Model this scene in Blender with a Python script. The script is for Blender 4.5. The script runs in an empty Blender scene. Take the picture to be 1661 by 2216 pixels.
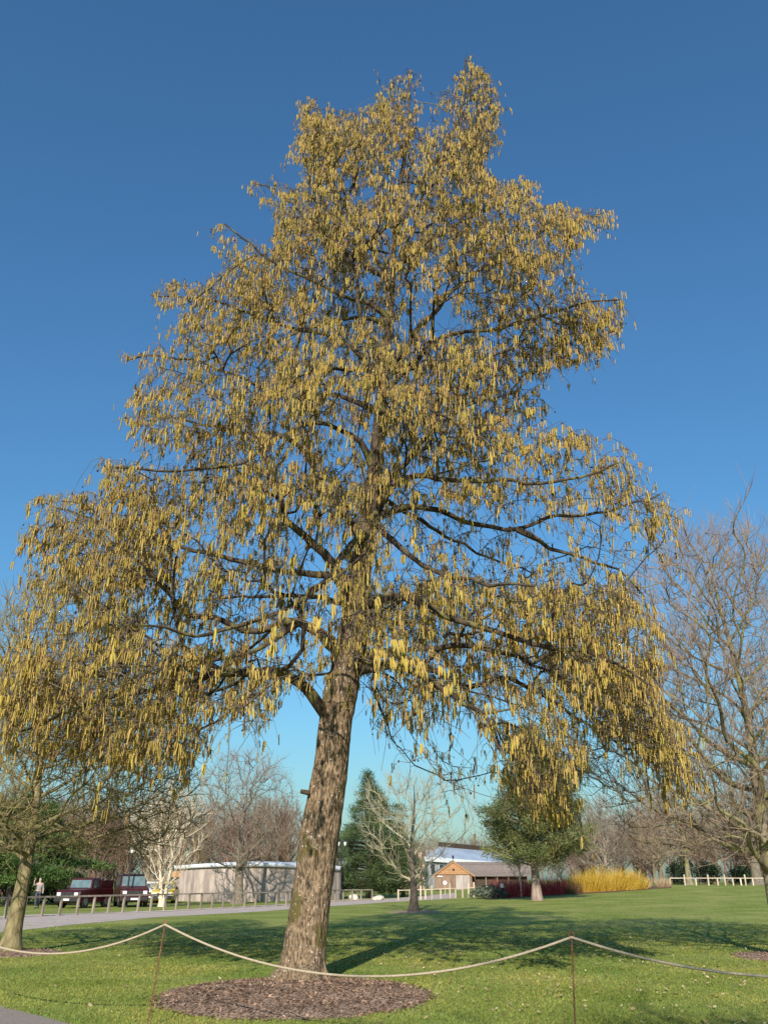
import bpy, bmesh, math, random
import numpy as np
from mathutils import Vector, Matrix, noise as mnoise
rng = np.random.default_rng(7); random.seed(7)
scene = bpy.context.scene
C = scene.collection
# ------------------------------------------------------------------ camera, world, sun, exposure
F_PX, W_PX, H_PX = 1850.0, 1661.0, 2216.0
PITCH = math.atan(797/F_PX); CAM_H = 1.6
cd = bpy.data.cameras.new('camera'); cam = bpy.data.objects.new('camera', cd); C.objects.link(cam)
cd.sensor_fit = 'VERTICAL'; cd.sensor_height = 24.0; cd.lens = 24.0*F_PX/H_PX
cd.clip_start = 0.1; cd.clip_end = 5000
cam.location = (0, 0, CAM_H); cam.rotation_euler = (math.pi/2+PITCH, 0, 0)
scene.camera = cam
SUN_EL, SUN_AZ = math.radians(27), math.radians(6.9)      # light travels towards +Y, turned a little to +X
w = bpy.data.worlds.new('World'); scene.world = w; w.use_nodes = True
nt = w.node_tree; nt.nodes.clear()
sky = nt.nodes.new('ShaderNodeTexSky'); sky.sky_type = 'NISHITA'; sky.sun_disc = False
sky.sun_elevation = SUN_EL; sky.sun_rotation = math.pi + SUN_AZ
sky.altitude = 0; sky.air_density = 1.6; sky.dust_density = 0.9; sky.ozone_density = 10
bgn = nt.nodes.new('ShaderNodeBackground'); bgn.inputs[1].default_value = 0.125
out = nt.nodes.new('ShaderNodeOutputWorld')
wbm = nt.nodes.new('ShaderNodeMix'); wbm.data_type = 'RGBA'; wbm.blend_type = 'MULTIPLY'; wbm.inputs['Factor'].default_value = 1; wbm.inputs['B'].default_value = (.83, 1.0, .98, 1)   # white balance of the camera
nt.links.new(sky.outputs[0], wbm.inputs['A']); nt.links.new(wbm.outputs['Result'], bgn.inputs[0]); nt.links.new(bgn.outputs[0], out.inputs[0])
sl = bpy.data.lights.new('sun', 'SUN'); sl.energy = 5.0; sl.angle = math.radians(0.5); sl.color = (1, 0.93, 0.82)
so = bpy.data.objects.new('sun', sl); C.objects.link(so); so.location = (-5, -30, 25)
LDIR = Vector((math.sin(SUN_AZ)*math.cos(SUN_EL), math.cos(SUN_AZ)*math.cos(SUN_EL), -math.sin(SUN_EL)))
so.rotation_euler = LDIR.to_track_quat('-Z', 'Y').to_euler()
vs = scene.view_settings; vs.view_transform = 'Standard'; vs.look = 'None'; vs.gamma = 1; vs.exposure = 0.2
scene.render.engine = 'CYCLES'
# ------------------------------------------------------------------ pixel helpers
def ray(px, py):
    u = (px-W_PX/2)/F_PX; v = (H_PX/2-py)/F_PX
    c, s = math.cos(PITCH), math.sin(PITCH)
    return np.array([u, c - v*s, s + v*c])
def sm(t):
    t = np.clip(t, 0, 1); return t*t*(3-2*t)
def gz(x, y):
    return 1.15*sm((np.asarray(y, float)-35)/60)*sm((np.asarray(x, float)+2)/30)
def G(px, py):                                   # the ground point seen at a pixel
    d = ray(px, py); t = 3.0; prev = t
    o = np.array([0, 0, CAM_H])
    while t < 400:
        p = o+d*t
        if p[2] <= gz(p[0], p[1]): break
        prev = t; t += 0.25
    a, b = prev, t
    for _ in range(25):
        m = (a+b)/2; p = o+d*m
        if p[2] <= gz(p[0], p[1]): b = m
        else: a = m
    p = o+d*b
    return np.array([p[0], p[1], float(gz(p[0], p[1]))])
def at(px, py, Y):                               # the point seen at a pixel at world depth Y
    d = ray(px, py); t = Y/d[1]
    return np.array([0, 0, CAM_H])+d*t
def ground_at(px, Y):                            # ground point at depth Y under a pixel column near the horizon
    x = (px-W_PX/2)/F_PX*Y/ray(px, 1905)[1]
    return np.array([x, Y, float(gz(x, Y))])
def project(P):
    P = np.asarray(P, float)-np.array([0, 0, CAM_H])
    c, s = math.cos(PITCH), math.sin(PITCH)
    f = P[:, 1]*c+P[:, 2]*s; v = -P[:, 1]*s+P[:, 2]*c
    return W_PX/2+F_PX*P[:, 0]/f, H_PX/2-F_PX*v/f
# ------------------------------------------------------------------ materials
MATS = {}
def mat(name, c1, c2=None, scale=4.0, rough=0.85, bump=0.0, stretch=(1, 1, 1), detail=6, c3=None, spot=0.62, spot_scale=None,
        metal=0.0, randomize=0.0, attr=None, spec=0.3, bscale=None, lo=.35, hi=.65):
    if name in MATS: return MATS[name]
    m = bpy.data.materials.new(name); m.use_nodes = True; MATS[name] = m
    n = m.node_tree.nodes; l = m.node_tree.links; b = n['Principled BSDF']
    b.inputs['Roughness'].default_value = rough; b.inputs['Metallic'].default_value = metal
    b.inputs['Specular IOR Level'].default_value = spec
    tc = n.new('ShaderNodeTexCoord'); mp = n.new('ShaderNodeMapping'); mp.inputs['Scale'].default_value = stretch
    l.new(tc.outputs['Object'], mp.inputs[0])
    col = None
    if c2 is None: c2 = tuple(x*0.8 for x in c1)
    nz = n.new('ShaderNodeTexNoise'); nz.inputs['Scale'].default_value = scale; nz.inputs['Detail'].default_value = detail
    l.new(mp.outputs[0], nz.inputs['Vector'])
    rp = n.new('ShaderNodeValToRGB'); rp.color_ramp.elements[0].position = lo; rp.color_ramp.elements[1].position = hi
    rp.color_ramp.elements[0].color = (*c1, 1); rp.color_ramp.elements[1].color = (*c2, 1)
    l.new(nz.outputs[0], rp.inputs[0]); col = rp.outputs[0]
    if c3 is not None:
        n2 = n.new('ShaderNodeTexNoise'); n2.inputs['Scale'].default_value = spot_scale or scale*0.6; n2.inputs['Detail'].default_value = 4
        l.new(tc.outputs['Object'], n2.inputs['Vector'])
        r2 = n.new('ShaderNodeValToRGB'); r2.color_ramp.elements[0].position = spot; r2.color_ramp.elements[1].position = spot+.06
        l.new(n2.outputs[0], r2.inputs[0])
        mx = n.new('ShaderNodeMix'); mx.data_type = 'RGBA'; mx.inputs['B'].default_value = (*c3, 1)
        l.new(r2.outputs[0], mx.inputs['Factor']); l.new(col, mx.inputs['A']); col = mx.outputs['Result']
    if attr:
        a = n.new('ShaderNodeAttribute'); a.attribute_name = attr
        mx = n.new('ShaderNodeMix'); mx.data_type = 'RGBA'; mx.blend_type = 'MULTIPLY'; mx.inputs['Factor'].default_value = 1
        l.new(col, mx.inputs['A']); l.new(a.outputs['Color'], mx.inputs['B']); col = mx.outputs['Result']
    if randomize:
        oi = n.new('ShaderNodeObjectInfo'); mr = n.new('ShaderNodeMapRange')
        mr.inputs['To Min'].default_value = 1-randomize; mr.inputs['To Max'].default_value = 1+randomize
        l.new(oi.outputs['Random'], mr.inputs['Value'])
        hs = n.new('ShaderNodeHueSaturation'); l.new(mr.outputs[0], hs.inputs['Value']); l.new(col, hs.inputs['Color']); col = hs.outputs[0]
    l.new(col, b.inputs['Base Color'])
    if bump:
        bp = n.new('ShaderNodeBump'); bp.inputs['Strength'].default_value = 1.0; bp.inputs['Distance'].default_value = bump
        nb = n.new('ShaderNodeTexNoise'); nb.inputs['Scale'].default_value = bscale or scale*2; nb.inputs['Detail'].default_value = 8
        l.new(mp.outputs[0], nb.inputs['Vector']); l.new(nb.outputs[0], bp.inputs['Height']); l.new(bp.outputs[0], b.inputs['Normal'])
    return m
# ------------------------------------------------------------------ mesh helpers
def np_mesh(name, V, quads=None, tris=None, smooth=False, colors=None):
    V = np.asarray(V, np.float32); me = bpy.data.meshes.new(name)
    me.vertices.add(len(V)); me.vertices.foreach_set('co', V.ravel())
    q = np.zeros((0, 4), np.int32) if quads is None else np.asarray(quads, np.int32).reshape(-1, 4)
    t = np.zeros((0, 3), np.int32) if tris is None else np.asarray(tris, np.int32).reshape(-1, 3)
    me.loops.add(q.size+t.size); me.loops.foreach_set('vertex_index', np.concatenate([q.ravel(), t.ravel()]))
    me.polygons.add(len(q)+len(t))
    ls = np.concatenate([np.arange(len(q))*4, len(q)*4+np.arange(len(t))*3]).astype(np.int32)
    me.polygons.foreach_set('loop_start', ls)
    if smooth: me.polygons.foreach_set('use_smooth', np.ones(len(ls), bool))
    if colors is not None:
        ca = me.color_attributes.new('tone', 'FLOAT_COLOR', 'POINT')
        c4 = np.ones((len(V), 4), np.float32); c4[:, :3] = colors; ca.data.foreach_set('color', c4.ravel())
    me.update(calc_edges=True); me.validate()
    return me
def obj(name, me, m=None, parent=None, world=True):
    o = bpy.data.objects.new(name, me); C.objects.link(o)
    if m is not None and len(me.materials) == 0: me.materials.append(m)
    if parent is not None:
        o.parent = parent
        if world:
            off = Vector((0, 0, 0)); q = parent
            while q: off += q.location; q = q.parent
            o.location = -off
    return o
def tag(o, label=None, cat=None, group=None, kind=None):
    if label: o['label'] = label
    if cat: o['category'] = cat
    if group: o['group'] = group
    if kind: o['kind'] = kind
    return o
def thing(name, loc, label, cat, group=None, rz=0):
    o = bpy.data.objects.new(name, None); C.objects.link(o); o.location = Vector([float(v) for v in loc]); o.rotation_euler[2] = rz
    o.empty_display_size = .2
    return tag(o, label, cat, group)
def copy_tree(o, parent=None):
    c = o.copy(); C.objects.link(c); c.parent = parent
    for ch in list(o.children): copy_tree(ch, c)
    return c
class MB:
    """collects simple shapes for one mesh"""
    def __init__(s): s.v = []; s.f = []
    def add(s, vs_, fs): k = len(s.v); s.v += [tuple(map(float, p)) for p in vs_]; s.f += [tuple(i+k for i in f) for f in fs]; return s
    def box(s, c, d, rz=0, top=1.0, shear=(0, 0)):
        x, y, z = [v/2 for v in d]; P = []
        for sz, k in ((-1, 1), (1, top)):
            for sx, sy in ((-1, -1), (1, -1), (1, 1), (-1, 1)):
                X, Y = sx*x*k + (shear[0] if sz > 0 else 0), sy*y*k + (shear[1] if sz > 0 else 0)
                P.append((c[0]+X*math.cos(rz)-Y*math.sin(rz), c[1]+X*math.sin(rz)+Y*math.cos(rz), c[2]+sz*z))
        return s.add(P, [(3, 2, 1, 0), (4, 5, 6, 7), (0, 1, 5, 4), (1, 2, 6, 5), (2, 3, 7, 6), (3, 0, 4, 7)])
    def prism(s, poly, y0, y1, k0=1.0):           # poly in x,z ; extruded along y
        n = len(poly)
        P = [(x, y0, z) for x, z in poly]+[(x, y1, z) for x, z in poly]
        return s.add(P, [tuple(range(n)), tuple(range(2*n-1, n-1, -1))]+[(i, n+i, n+(i+1) % n, (i+1) % n) for i in range(n)])
    def bar(s, a, b, r, k=6, r2=None, caps=True):
        a, b = Vector(a), Vector(b); t = (b-a).normalized(); r2 = r if r2 is None else r2
        u = t.cross(Vector((0, 0, 1)) if abs(t.z) < .9 else Vector((1, 0, 0))).normalized(); v = t.cross(u)
        P = [a+(u*math.cos(2*math.pi*i/k)+v*math.sin(2*math.pi*i/k))*r for i in range(k)]
        P += [b+(u*math.cos(2*math.pi*i/k)+v*math.sin(2*math.pi*i/k))*r2 for i in range(k)]
        fs = [(i, (i+1) % k, k+(i+1) % k, k+i) for i in range(k)]
        if caps: fs += [tuple(range(k-1, -1, -1)), tuple(range(k, 2*k))]
        return s.add(P, fs)
    def beam(s, a, b, w_, h_):                     # rectangular section, h vertical
        a, b = Vector(a), Vector(b); t = (b-a).normalized()
        u = t.cross(Vector((0, 0, 1))).normalized()*w_/2; v = u.cross(t).normalized()*h_/2
        P = [a-u-v, a+u-v, a+u+v, a-u+v, b-u-v, b+u-v, b+u+v, b-u+v]
        return s.add(P, [(0, 1, 2, 3), (7, 6, 5, 4), (0, 4, 5, 1), (1, 5, 6, 2), (2, 6, 7, 3), (3, 7, 4, 0)])
    def lathe(s, prof, c=(0, 0, 0), k=12):
        P = [(c[0]+r*math.cos(2*math.pi*i/k), c[1]+r*math.sin(2*math.pi*i/k), c[2]+z) for r, z in prof for i in range(k)]
        fs = [(j*k+i, j*k+(i+1) % k, (j+1)*k+(i+1) % k, (j+1)*k+i) for j in range(len(prof)-1) for i in range(k)]
        fs += [tuple(range(k-1, -1, -1)), tuple(range((len(prof)-1)*k, len(prof)*k))]
        return s.add(P, fs)
    def mesh(s, name, smooth=False, bevel=0):
        me = bpy.data.meshes.new(name); me.from_pydata(s.v, [], s.f)
        bm = bmesh.new(); bm.from_mesh(me); bmesh.ops.recalc_face_normals(bm, faces=bm.faces)
        if bevel: bmesh.ops.bevel(bm, geom=list(bm.edges), offset=bevel, segments=2, affect='EDGES', profile=.6)
        bm.to_mesh(me); bm.free()
        if smooth: me.polygons.foreach_set('use_smooth', np.ones(len(me.polygons), bool))
        me.update(); return me
    def build(s, name, m, parent=None, world=True, smooth=False, bevel=0): return obj(name, s.mesh(name, smooth, bevel), m, parent, world)
class NB:
    """collects numpy tubes for one mesh"""
    def __init__(s): s.V = []; s.Q = []; s.T = []; s.Cc = []; s.n = 0
    def tubes(s, P, R, k, color=None, close=False):          # P (B,n,3)  R (B,n)
        P = np.asarray(P, float); R = np.asarray(R, float); B, n, _ = P.shape
        if B == 0: return
        Tn = np.gradient(P, axis=1); Tn /= np.linalg.norm(Tn, axis=2, keepdims=True)+1e-9
        ref = np.where(np.abs(Tn.mean(1)[:, 2:3]) > .75, np.array([[1., .13, 0]]), np.array([[.11, .07, 1.]]))
        U = np.cross(Tn, ref[:, None, :]); U /= np.linalg.norm(U, axis=2, keepdims=True)+1e-9; Vv = np.cross(Tn, U)
        a = np.arange(k)*2*np.pi/k
        pts = P[:, :, None, :]+R[:, :, None, None]*(U[:, :, None, :]*np.cos(a)[None, None, :, None]+Vv[:, :, None, :]*np.sin(a)[None, None, :, None])
        V = pts.reshape(-1, 3)
        b = np.arange(B)[:, None, None]*n*k+s.n; j = np.arange(n-1)[None, :, None]*k; i = np.arange(k)[None, None, :]; i2 = (i+1) % k
        q = np.stack([b+j+i, b+j+i2, b+j+k+i2, b+j+k+i], -1).reshape(-1, 4)
        s.V.append(V); s.Q.append(q)
        if color is not None: s.Cc.append(np.repeat(np.asarray(color, float).reshape(B, 3), n*k, axis=0))
        s.n += len(V)
    def tris(s, A, B_, C_, color=None):
        m = len(A); V = np.stack([A, B_, C_], 1).reshape(-1, 3)
        s.V.append(V); s.T.append(np.arange(m*3).reshape(-1, 3)+s.n)
        if color is not None: s.Cc.append(np.repeat(np.asarray(color, float).reshape(m, 3), 3, axis=0))
        s.n += len(V)
    def mesh(s, name, smooth=True):
        if not s.V: return np_mesh(name, np.zeros((3, 3)), tris=[[0, 1, 2]])
        return np_mesh(name, np.concatenate(s.V), np.concatenate(s.Q) if s.Q else None, np.concatenate(s.T) if s.T else None, smooth,
                       np.concatenate(s.Cc) if s.Cc else None)
def catmull(P, step):
    P = np.asarray(P, float)
    Q = np.vstack([2*P[0]-P[1], P, 2*P[-1]-P[-2]]); outp = []
    for i in range(1, len(Q)-2):
        n = max(1, int(round(np.linalg.norm(Q[i+1]-Q[i])/step)))
        for t in np.arange(n)/n:
            outp.append(.5*((2*Q[i])+(-Q[i-1]+Q[i+1])*t+(2*Q[i-1]-5*Q[i]+4*Q[i+1]-Q[i+2])*t*t+(-Q[i-1]+3*Q[i]-3*Q[i+1]+Q[i+2])*t**3))
    outp.append(P[-1]); return np.array(outp)
def unit(v): return v/(np.linalg.norm(v, axis=-1, keepdims=True)+1e-9)
# ------------------------------------------------------------------ tree growing: limbs + points joined by shortest growth
class Tree:
    def __init__(s): s.p = []; s.par = []; s.pl = []; s.limb = []; s.fixr = []; s.block = set()
    def path(s, P, r0, r1, limb, parent=-1, power=1.0):
        idx = []
        for i, q in enumerate(P):
            t = i/max(1, len(P)-1); k = len(s.p); pa = parent if i == 0 else k-1
            s.p.append(np.asarray(q, float)); s.par.append(pa)
            s.pl.append(0 if pa < 0 else s.pl[pa]+np.linalg.norm(q-s.p[pa])); s.limb.append(limb); s.fixr.append(r0+(r1-r0)*t**power); idx.append(k)
        return idx
    def grow(s, pts, bf=.3, sub=.55, trunk_cost=0.0, seed=1):
        r = np.random.default_rng(seed); M_ = len(pts); pts = np.asarray(pts, float)
        best = np.full(M_, 1e9); bp = np.full(M_, -1); dd = np.zeros(M_)
        def upd(k):
            d = np.linalg.norm(pts-s.p[k], axis=1); c = d+bf*(s.pl[k]+d)+(trunk_cost if s.limb[k] == 0 else 0)+(3.0 if k in s.block else 0)
            u = c < best; best[u] = c[u]; bp[u] = k
        for k in range(len(s.p)): upd(k)
        alive = np.ones(M_, bool)
        for _ in range(M_):
            i = int(np.argmin(np.where(alive, best, 1e9))); alive[i] = False
            k = int(bp[i]); a = s.p[k]; b = pts[i]; L = np.linalg.norm(b-a); n = max(1, int(round(L/sub)))
            lm = s.limb[k]
            if lm == 0: s.nl = getattr(s, 'nl', 500)+1; lm = s.nl
            off = r.normal(size=3)*.12*L; off[2] += .06*L
            for j in range(1, n+1):
                t = j/n; q = a+(b-a)*t+off*4*t*(1-t)*.5
                kk = len(s.p); s.p.append(q); s.par.append(k); s.pl.append(s.pl[k]+np.linalg.norm(q-s.p[k])); s.limb.append(lm); s.fixr.append(0)
                k = kk; upd(k)
    def finish(s, tip=.006, expo=2.2, smooth=2, rcap=.09):
        s.P = np.array(s.p); N = len(s.P); par = np.array(s.par); s.parr = par
        fix = np.array(s.fixr)
        for _ in range(smooth):
            acc = np.zeros((N, 3)); cnt = np.zeros(N)
            ok = par >= 0; np.add.at(acc, par[ok], s.P[ok]); np.add.at(cnt, par[ok], 1)
            mid = s.P.copy(); has = (cnt > 0) & ok
            mid[has] = .5*s.P[has]+.25*s.P[par[has]]+.25*acc[has]/cnt[has, None]
            s.P = np.where((fix > 0)[:, None], s.P, mid)
        rad = np.zeros(N); nch = np.zeros(N, int)
        for i in range(N-1, -1, -1):
            r_ = max(rad[i]**(1/expo) if rad[i] > 0 else 0, tip); r_ = min(r_, rcap)
            if fix[i] > 0: r_ = max(fix[i], 0)
            s_ = r_
            if par[i] >= 0: rad[par[i]] += r_**expo; nch[par[i]] += 1
            rad[i] = s_**expo
        s.R = rad**(1/expo); s.nch = nch
        kids = [[] for _ in range(N)]
        for i in range(N):
            if par[i] >= 0: kids[par[i]].append(i)
        s.kids = kids
        chains = []; stack = [i for i in range(N) if par[i] < 0]
        while stack:
            i = stack.pop(); ch = [i]
            while kids[ch[-1]]:
                ks = sorted(kids[ch[-1]], key=lambda q: -s.R[q] - (1 if (fix[q] > 0 and s.limb[q] == s.limb[ch[-1]]) else 0))
                stack += ks[1:]; ch.append(ks[0])
            chains.append(ch)
        s.chains = chains
        return s
    def tube_groups(s, rmin, rmax, key=None, skip_limb0=True):
        """meshes of chains whose base radius is in a band, keyed by limb"""
        groups = {}
        for ch in s.chains:
            lm = s.limb[ch[0]]
            if skip_limb0:
                ch = [c for c in ch if s.limb[c] != 0]
                if not ch: continue
                lm = s.limb[ch[0]]
            pa = s.parr[ch[0]]
            P = s.P[ch]; R = s.R[ch]
            if pa >= 0: P = np.vstack([s.P[pa], P]); R = np.concatenate([[R[0]*1.12], R])
            if len(P) < 2: continue
            r = R[0]
            if not (rmin <= r < rmax): continue
            k = 9 if r > .06 else 6 if r > .025 else 4 if r > .012 else 3
            groups.setdefault(key(lm) if key else 0, NB()).tubes(P[None], R[None], k)
        return groups
def twig_set(base, d0, length, droop, n=4, wob=.12, r=None, seed=0):
    rr = np.random.default_rng(seed) if r is None else r
    B = len(base); t = np.linspace(0, 1, n)[None, :, None]; L = length[:, None, None]
    d0 = unit(d0); side = unit(rr.normal(size=(B, 3)))
    P = base[:, None, :]+d0[:, None, :]*t*L+np.array([0, 0, -1.])*(t**2)*L*droop[:, None, None]+side[:, None, :]*np.sin(t*np.pi*1.5)*L*wob
    return P
def ring_loft(Pc, R, k, disp=None, name='trunk', flare=None):
    n = len(Pc); T = unit(np.gradient(Pc, axis=0)); X = unit(np.cross(np.array([0, 1., 0]), T)); Y = np.cross(T, X)
    a = np.arange(k)*2*np.pi/k; V = np.zeros((n, k, 3))
    for j in range(n):
        for i in range(k):
            rr = R[j]
            if disp: rr = disp(j/(n-1), a[i], Pc[j], R[j])
            V[j, i] = Pc[j]+rr*(X[j]*math.cos(a[i])+Y[j]*math.sin(a[i]))
    J, I = np.meshgrid(np.arange(n-1), np.arange(k), indexing='ij'); I2 = (I+1) % k
    q = np.stack([J*k+I, J*k+I2, (J+1)*k+I2, (J+1)*k+I], -1).reshape(-1, 4)
    return np_mesh(name, V.reshape(-1, 3), q, smooth=True)
# ================================================================== setting: lawn, road, paths, beds
def lawn_material():
    m = bpy.data.materials.new('lawn_grass'); m.use_nodes = True
    n = m.node_tree.nodes; l = m.node_tree.links; b = n['Principled BSDF']; b.inputs['Roughness'].default_value = .9; b.inputs['Specular IOR Level'].default_value = .15
    g = n.new('ShaderNodeNewGeometry')
    def nz(sc, det, stretch=(1, 1, 1)):
        mp = n.new('ShaderNodeMapping'); mp.inputs['Scale'].default_value = stretch; l.new(g.outputs['Position'], mp.inputs[0])
        t = n.new('ShaderNodeTexNoise'); t.inputs['Scale'].default_value = sc; t.inputs['Detail'].default_value = det; l.new(mp.outputs[0], t.inputs['Vector']); return t.outputs[0]
    def ramp(v, a, ca, b_, cb):
        r = n.new('ShaderNodeValToRGB'); r.color_ramp.elements[0].position = a; r.color_ramp.elements[0].color = (*ca, 1)
        r.color_ramp.elements[1].position = b_; r.color_ramp.elements[1].color = (*cb, 1); l.new(v, r.inputs[0]); return r.outputs[0]
    def mix(f, a, b_, mode='MIX', fac=None):
        x = n.new('ShaderNodeMix'); x.data_type = 'RGBA'; x.blend_type = mode
        if fac is not None: x.inputs['Factor'].default_value = fac
        else: l.new(f, x.inputs['Factor'])
        l.new(a, x.inputs['A']); l.new(b_, x.inputs['B']); return x.outputs['Result']
    base = ramp(nz(.5, 8), .35, LAWN_A, .68, LAWN_B)
    fine = ramp(nz(9, 5, (1, .45, 1)), .32, (.62, .64, .55), .68, (1.35, 1.3, 1.3))
    blade = ramp(nz(70, 3, (1, .3, 1)), .3, (.6, .62, .55), .7, (1.38, 1.35, 1.3))
    c = mix(None, base, fine, 'MULTIPLY', 1.0); c = mix(None, c, blade, 'MULTIPLY', 1.0)
    dry = ramp(nz(.33, 9), .47, (0, 0, 0), .68, (.8, .8, .8))
    dc = n.new('ShaderNodeRGB'); dc.outputs[0].default_value = (*LAWN_DRY, 1)
    dcv = mix(None, dc.outputs[0], blade, 'MULTIPLY', .7)
    c = mix(dry, c, dcv)
    l.new(c, b.inputs['Base Color'])
    bp = n.new('ShaderNodeBump'); bp.inputs['Distance'].default_value = .03; bp.inputs['Strength'].default_value = 1; l.new(nz(22, 8, (1, .5, 1)), bp.inputs['Height']); l.new(bp.outputs[0], b.inputs['Normal'])
    return m
LAWN_A, LAWN_B, LAWN_DRY = (.19, .235, .042), (.275, .31, .075), (.35, .33, .11)
M_LAWN = lawn_material()
def graded(a, b, fine0, fine1, f, k):
    xs = list(np.arange(fine0, fine1, f)); s = f; x = fine1
    while x < b: xs.append(x); s *= k; x += s
    xs.append(b); s = f; x = fine0-f; left = []
    while x > a: left.append(x); s *= k; x -= s
    return np.array(sorted(left+[a])+xs)
def sheet(name, X, Y, zoff, m, label=None):
    XX, YY = np.meshgrid(X, Y, indexing='ij'); Z = gz(XX, YY)+zoff
    nx, ny = len(X), len(Y); i, j = np.meshgrid(np.arange(nx-1), np.arange(ny-1), indexing='ij')
    q = np.stack([i*ny+j, (i+1)*ny+j, (i+1)*ny+j+1, i*ny+j+1], -1).reshape(-1, 4)
    return obj(name, np_mesh(name, np.stack([XX, YY, Z], -1).reshape(-1, 3), q, smooth=True), m)
lawn = tag(sheet('lawn', graded(-2500, 2500, -60, 70, 1.5, 1.35), graded(-300, 4000, -5, 130, 1.5, 1.35), 0, M_LAWN), kind='structure')
def strip(name, A, B, zoff, m, cuts=4, thick=0.0):       # sheet between two ground polylines
    A = np.asarray(A, float)[:, :2]; B = np.asarray(B, float)[:, :2]
    def res(P, n):
        d = np.concatenate([[0], np.cumsum(np.linalg.norm(np.diff(P, axis=0), axis=1))]); t = np.linspace(0, d[-1], n)
        return np.stack([np.interp(t, d, P[:, 0]), np.interp(t, d, P[:, 1])], 1)
    n = 90; A, B = res(A, n), res(B, n); V = []
    for c in range(cuts+1): V.append(A+(B-A)*c/cuts)
    V = np.array(V); Z = gz(V[..., 0], V[..., 1])+zoff
    P = np.concatenate([V, Z[..., None]], -1)
    i, j = np.meshgrid(np.arange(cuts), np.arange(n-1), indexing='ij')
    q = np.stack([i*n+j, i*n+j+1, (i+1)*n+j+1, (i+1)*n+j], -1).reshape(-1, 4)
    V3 = P.reshape(-1, 3)
    if thick:
        k = len(V3); V3 = np.vstack([V3, V3-np.array([0, 0, thick])]); e = []
        for j in range(n-1):
            for c in (0, cuts): e.append([c*n+j, c*n+j+1, c*n+j+1+k, c*n+j+k])
        q = np.vstack([q, e])
    o = obj(name, np_mesh(name, V3, q), m)
    return o
M_ROAD = mat('road_asphalt', (.46, .37, .31), (.56, .455, .385), scale=1.2, rough=.95, bump=.006, bscale=90)
M_PATH = mat('path_asphalt', (.26, .205, .17), (.36, .30, .25), scale=30, rough=.95, bump=.008, bscale=120)
M_KERB = mat('kerb_gravel', (.64, .50, .40), (.74, .61, .50), scale=6, rough=.95)
near = [(-500, 2085), (-200, 2040), (30, 2015), (169, 2000), (338, 1985), (560, 1973), (624, 1968), (716, 1961), (844, 1952), (908, 1948.5), (985, 1944)]
far = [(-500, 2030), (-200, 2000), (34, 1984), (195, 1979), (358, 1973), (560, 1962), (640, 1958.5), (724, 1950), (804, 1947), (908, 1939), (985, 1932)]
nearP = [G(*p) for p in near]; farP = [G(*p) for p in far]
tag(strip('road', nearP, farP, .006, M_ROAD), kind='structure')
far2 = [p+np.array([-.35, 1.6, 0]) for p in farP[:-2]]
tag(strip('gravel_verge', farP[:-2], far2, .03, M_KERB, thick=.06), kind='structure')
e0, e1 = G(0, 2180)[:2], G(150, 2216)[:2]; ed = (e1-e0)/np.linalg.norm(e1-e0); en = np.array([ed[1], -ed[0]]); en = en if en @ e0 < 0 else -en
wob = [math.sin(i*1.7)*.05+math.sin(i*.6)*.12 for i in range(40)]
pa = [e0+ed*(i-20)*1.5+en*wob[i] for i in range(40)]; pb = [p+en*2.6 for p in pa]
tag(strip('path', pa, pb, .006, M_PATH), kind='structure')
# ---- bark mulch rings and beds
M_MULCH = mat('bark_mulch', (.19, .12, .082), (.46, .32, .23), scale=26, rough=.95, bump=.03, bscale=30, detail=10)
M_CHIP = mat('bark_chips', (.25, .165, .115), (.50, .35, .25), scale=2, attr='tone')
def mulch_ring(name, c, rx, ry, h, label, seed, chips=0, parent_lbl=None):
    r = np.random.default_rng(seed); k, n = 72, 16; V = []
    edge = [1+.09*mnoise.noise((math.cos(a)*2.2, math.sin(a)*2.2, seed*3.1))+.05*mnoise.noise((math.cos(a)*9, math.sin(a)*9, seed)) for a in np.arange(k)*2*np.pi/k]
    for j in range(n+1):
        t = j/n
        for i in range(k):
            a = 2*math.pi*i/k; x = c[0]+rx*t*edge[i]*math.cos(a); y = c[1]+ry*t*edge[i]*math.sin(a)
            z = float(gz(x, y))+h*(1-t**2.5)+.02*mnoise.noise((x*3, y*3, 1))*(1 if t < .98 else 0)-(.03 if j == n else 0)+.008
            V.append((x, y, z))
    J, I = np.meshgrid(np.arange(n), np.arange(k), indexing='ij'); I2 = (I+1) % k
    q = np.stack([J*k+I, J*k+I2, (J+1)*k+I2, (J+1)*k+I], -1).reshape(-1, 4)
    root = thing(name, (c[0], c[1], float(gz(c[0], c[1]))), label, 'mulch bed')
    obj('soil', np_mesh('soil', V, q, smooth=True), M_MULCH, root)
    if chips:
        t = np.sqrt(r.random(chips))*1.02+.12*(r.random(chips) < .06)*r.random(chips); a = r.random(chips)*2*np.pi
        x = c[0]+rx*t*np.cos(a); y = c[1]+ry*t*np.sin(a); z = gz(x, y)+h*(1-np.clip(t, 0, 1)**2.5)+.02
        P = np.stack([x, y, z], 1); d = unit(np.stack([r.normal(size=chips), r.normal(size=chips), r.normal(size=chips)*.35], 1))
        s = unit(np.cross(d, np.stack([r.normal(size=chips)*.4, r.normal(size=chips)*.4, np.ones(chips)], 1)))
        L = (.010+.028*r.random(chips))[:, None]; Wd = (.006+.009*r.random(chips))[:, None]
        col = (.45+1.1*r.random(chips)**1.5)[:, None]*np.array([1, .95, .9])
        nb = NB(); nb.tris(P-d*L, P+d*L+s*Wd, P+d*L*.4-s*Wd*1.6, col); nb.tris(P-d*L*.9-s*Wd, P+s*Wd*1.5, P+d*L-s*Wd, col)
        tag(obj('bark_chips', nb.mesh('bark_chips', False), M_CHIP, root), kind='stuff')
    return root
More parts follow.
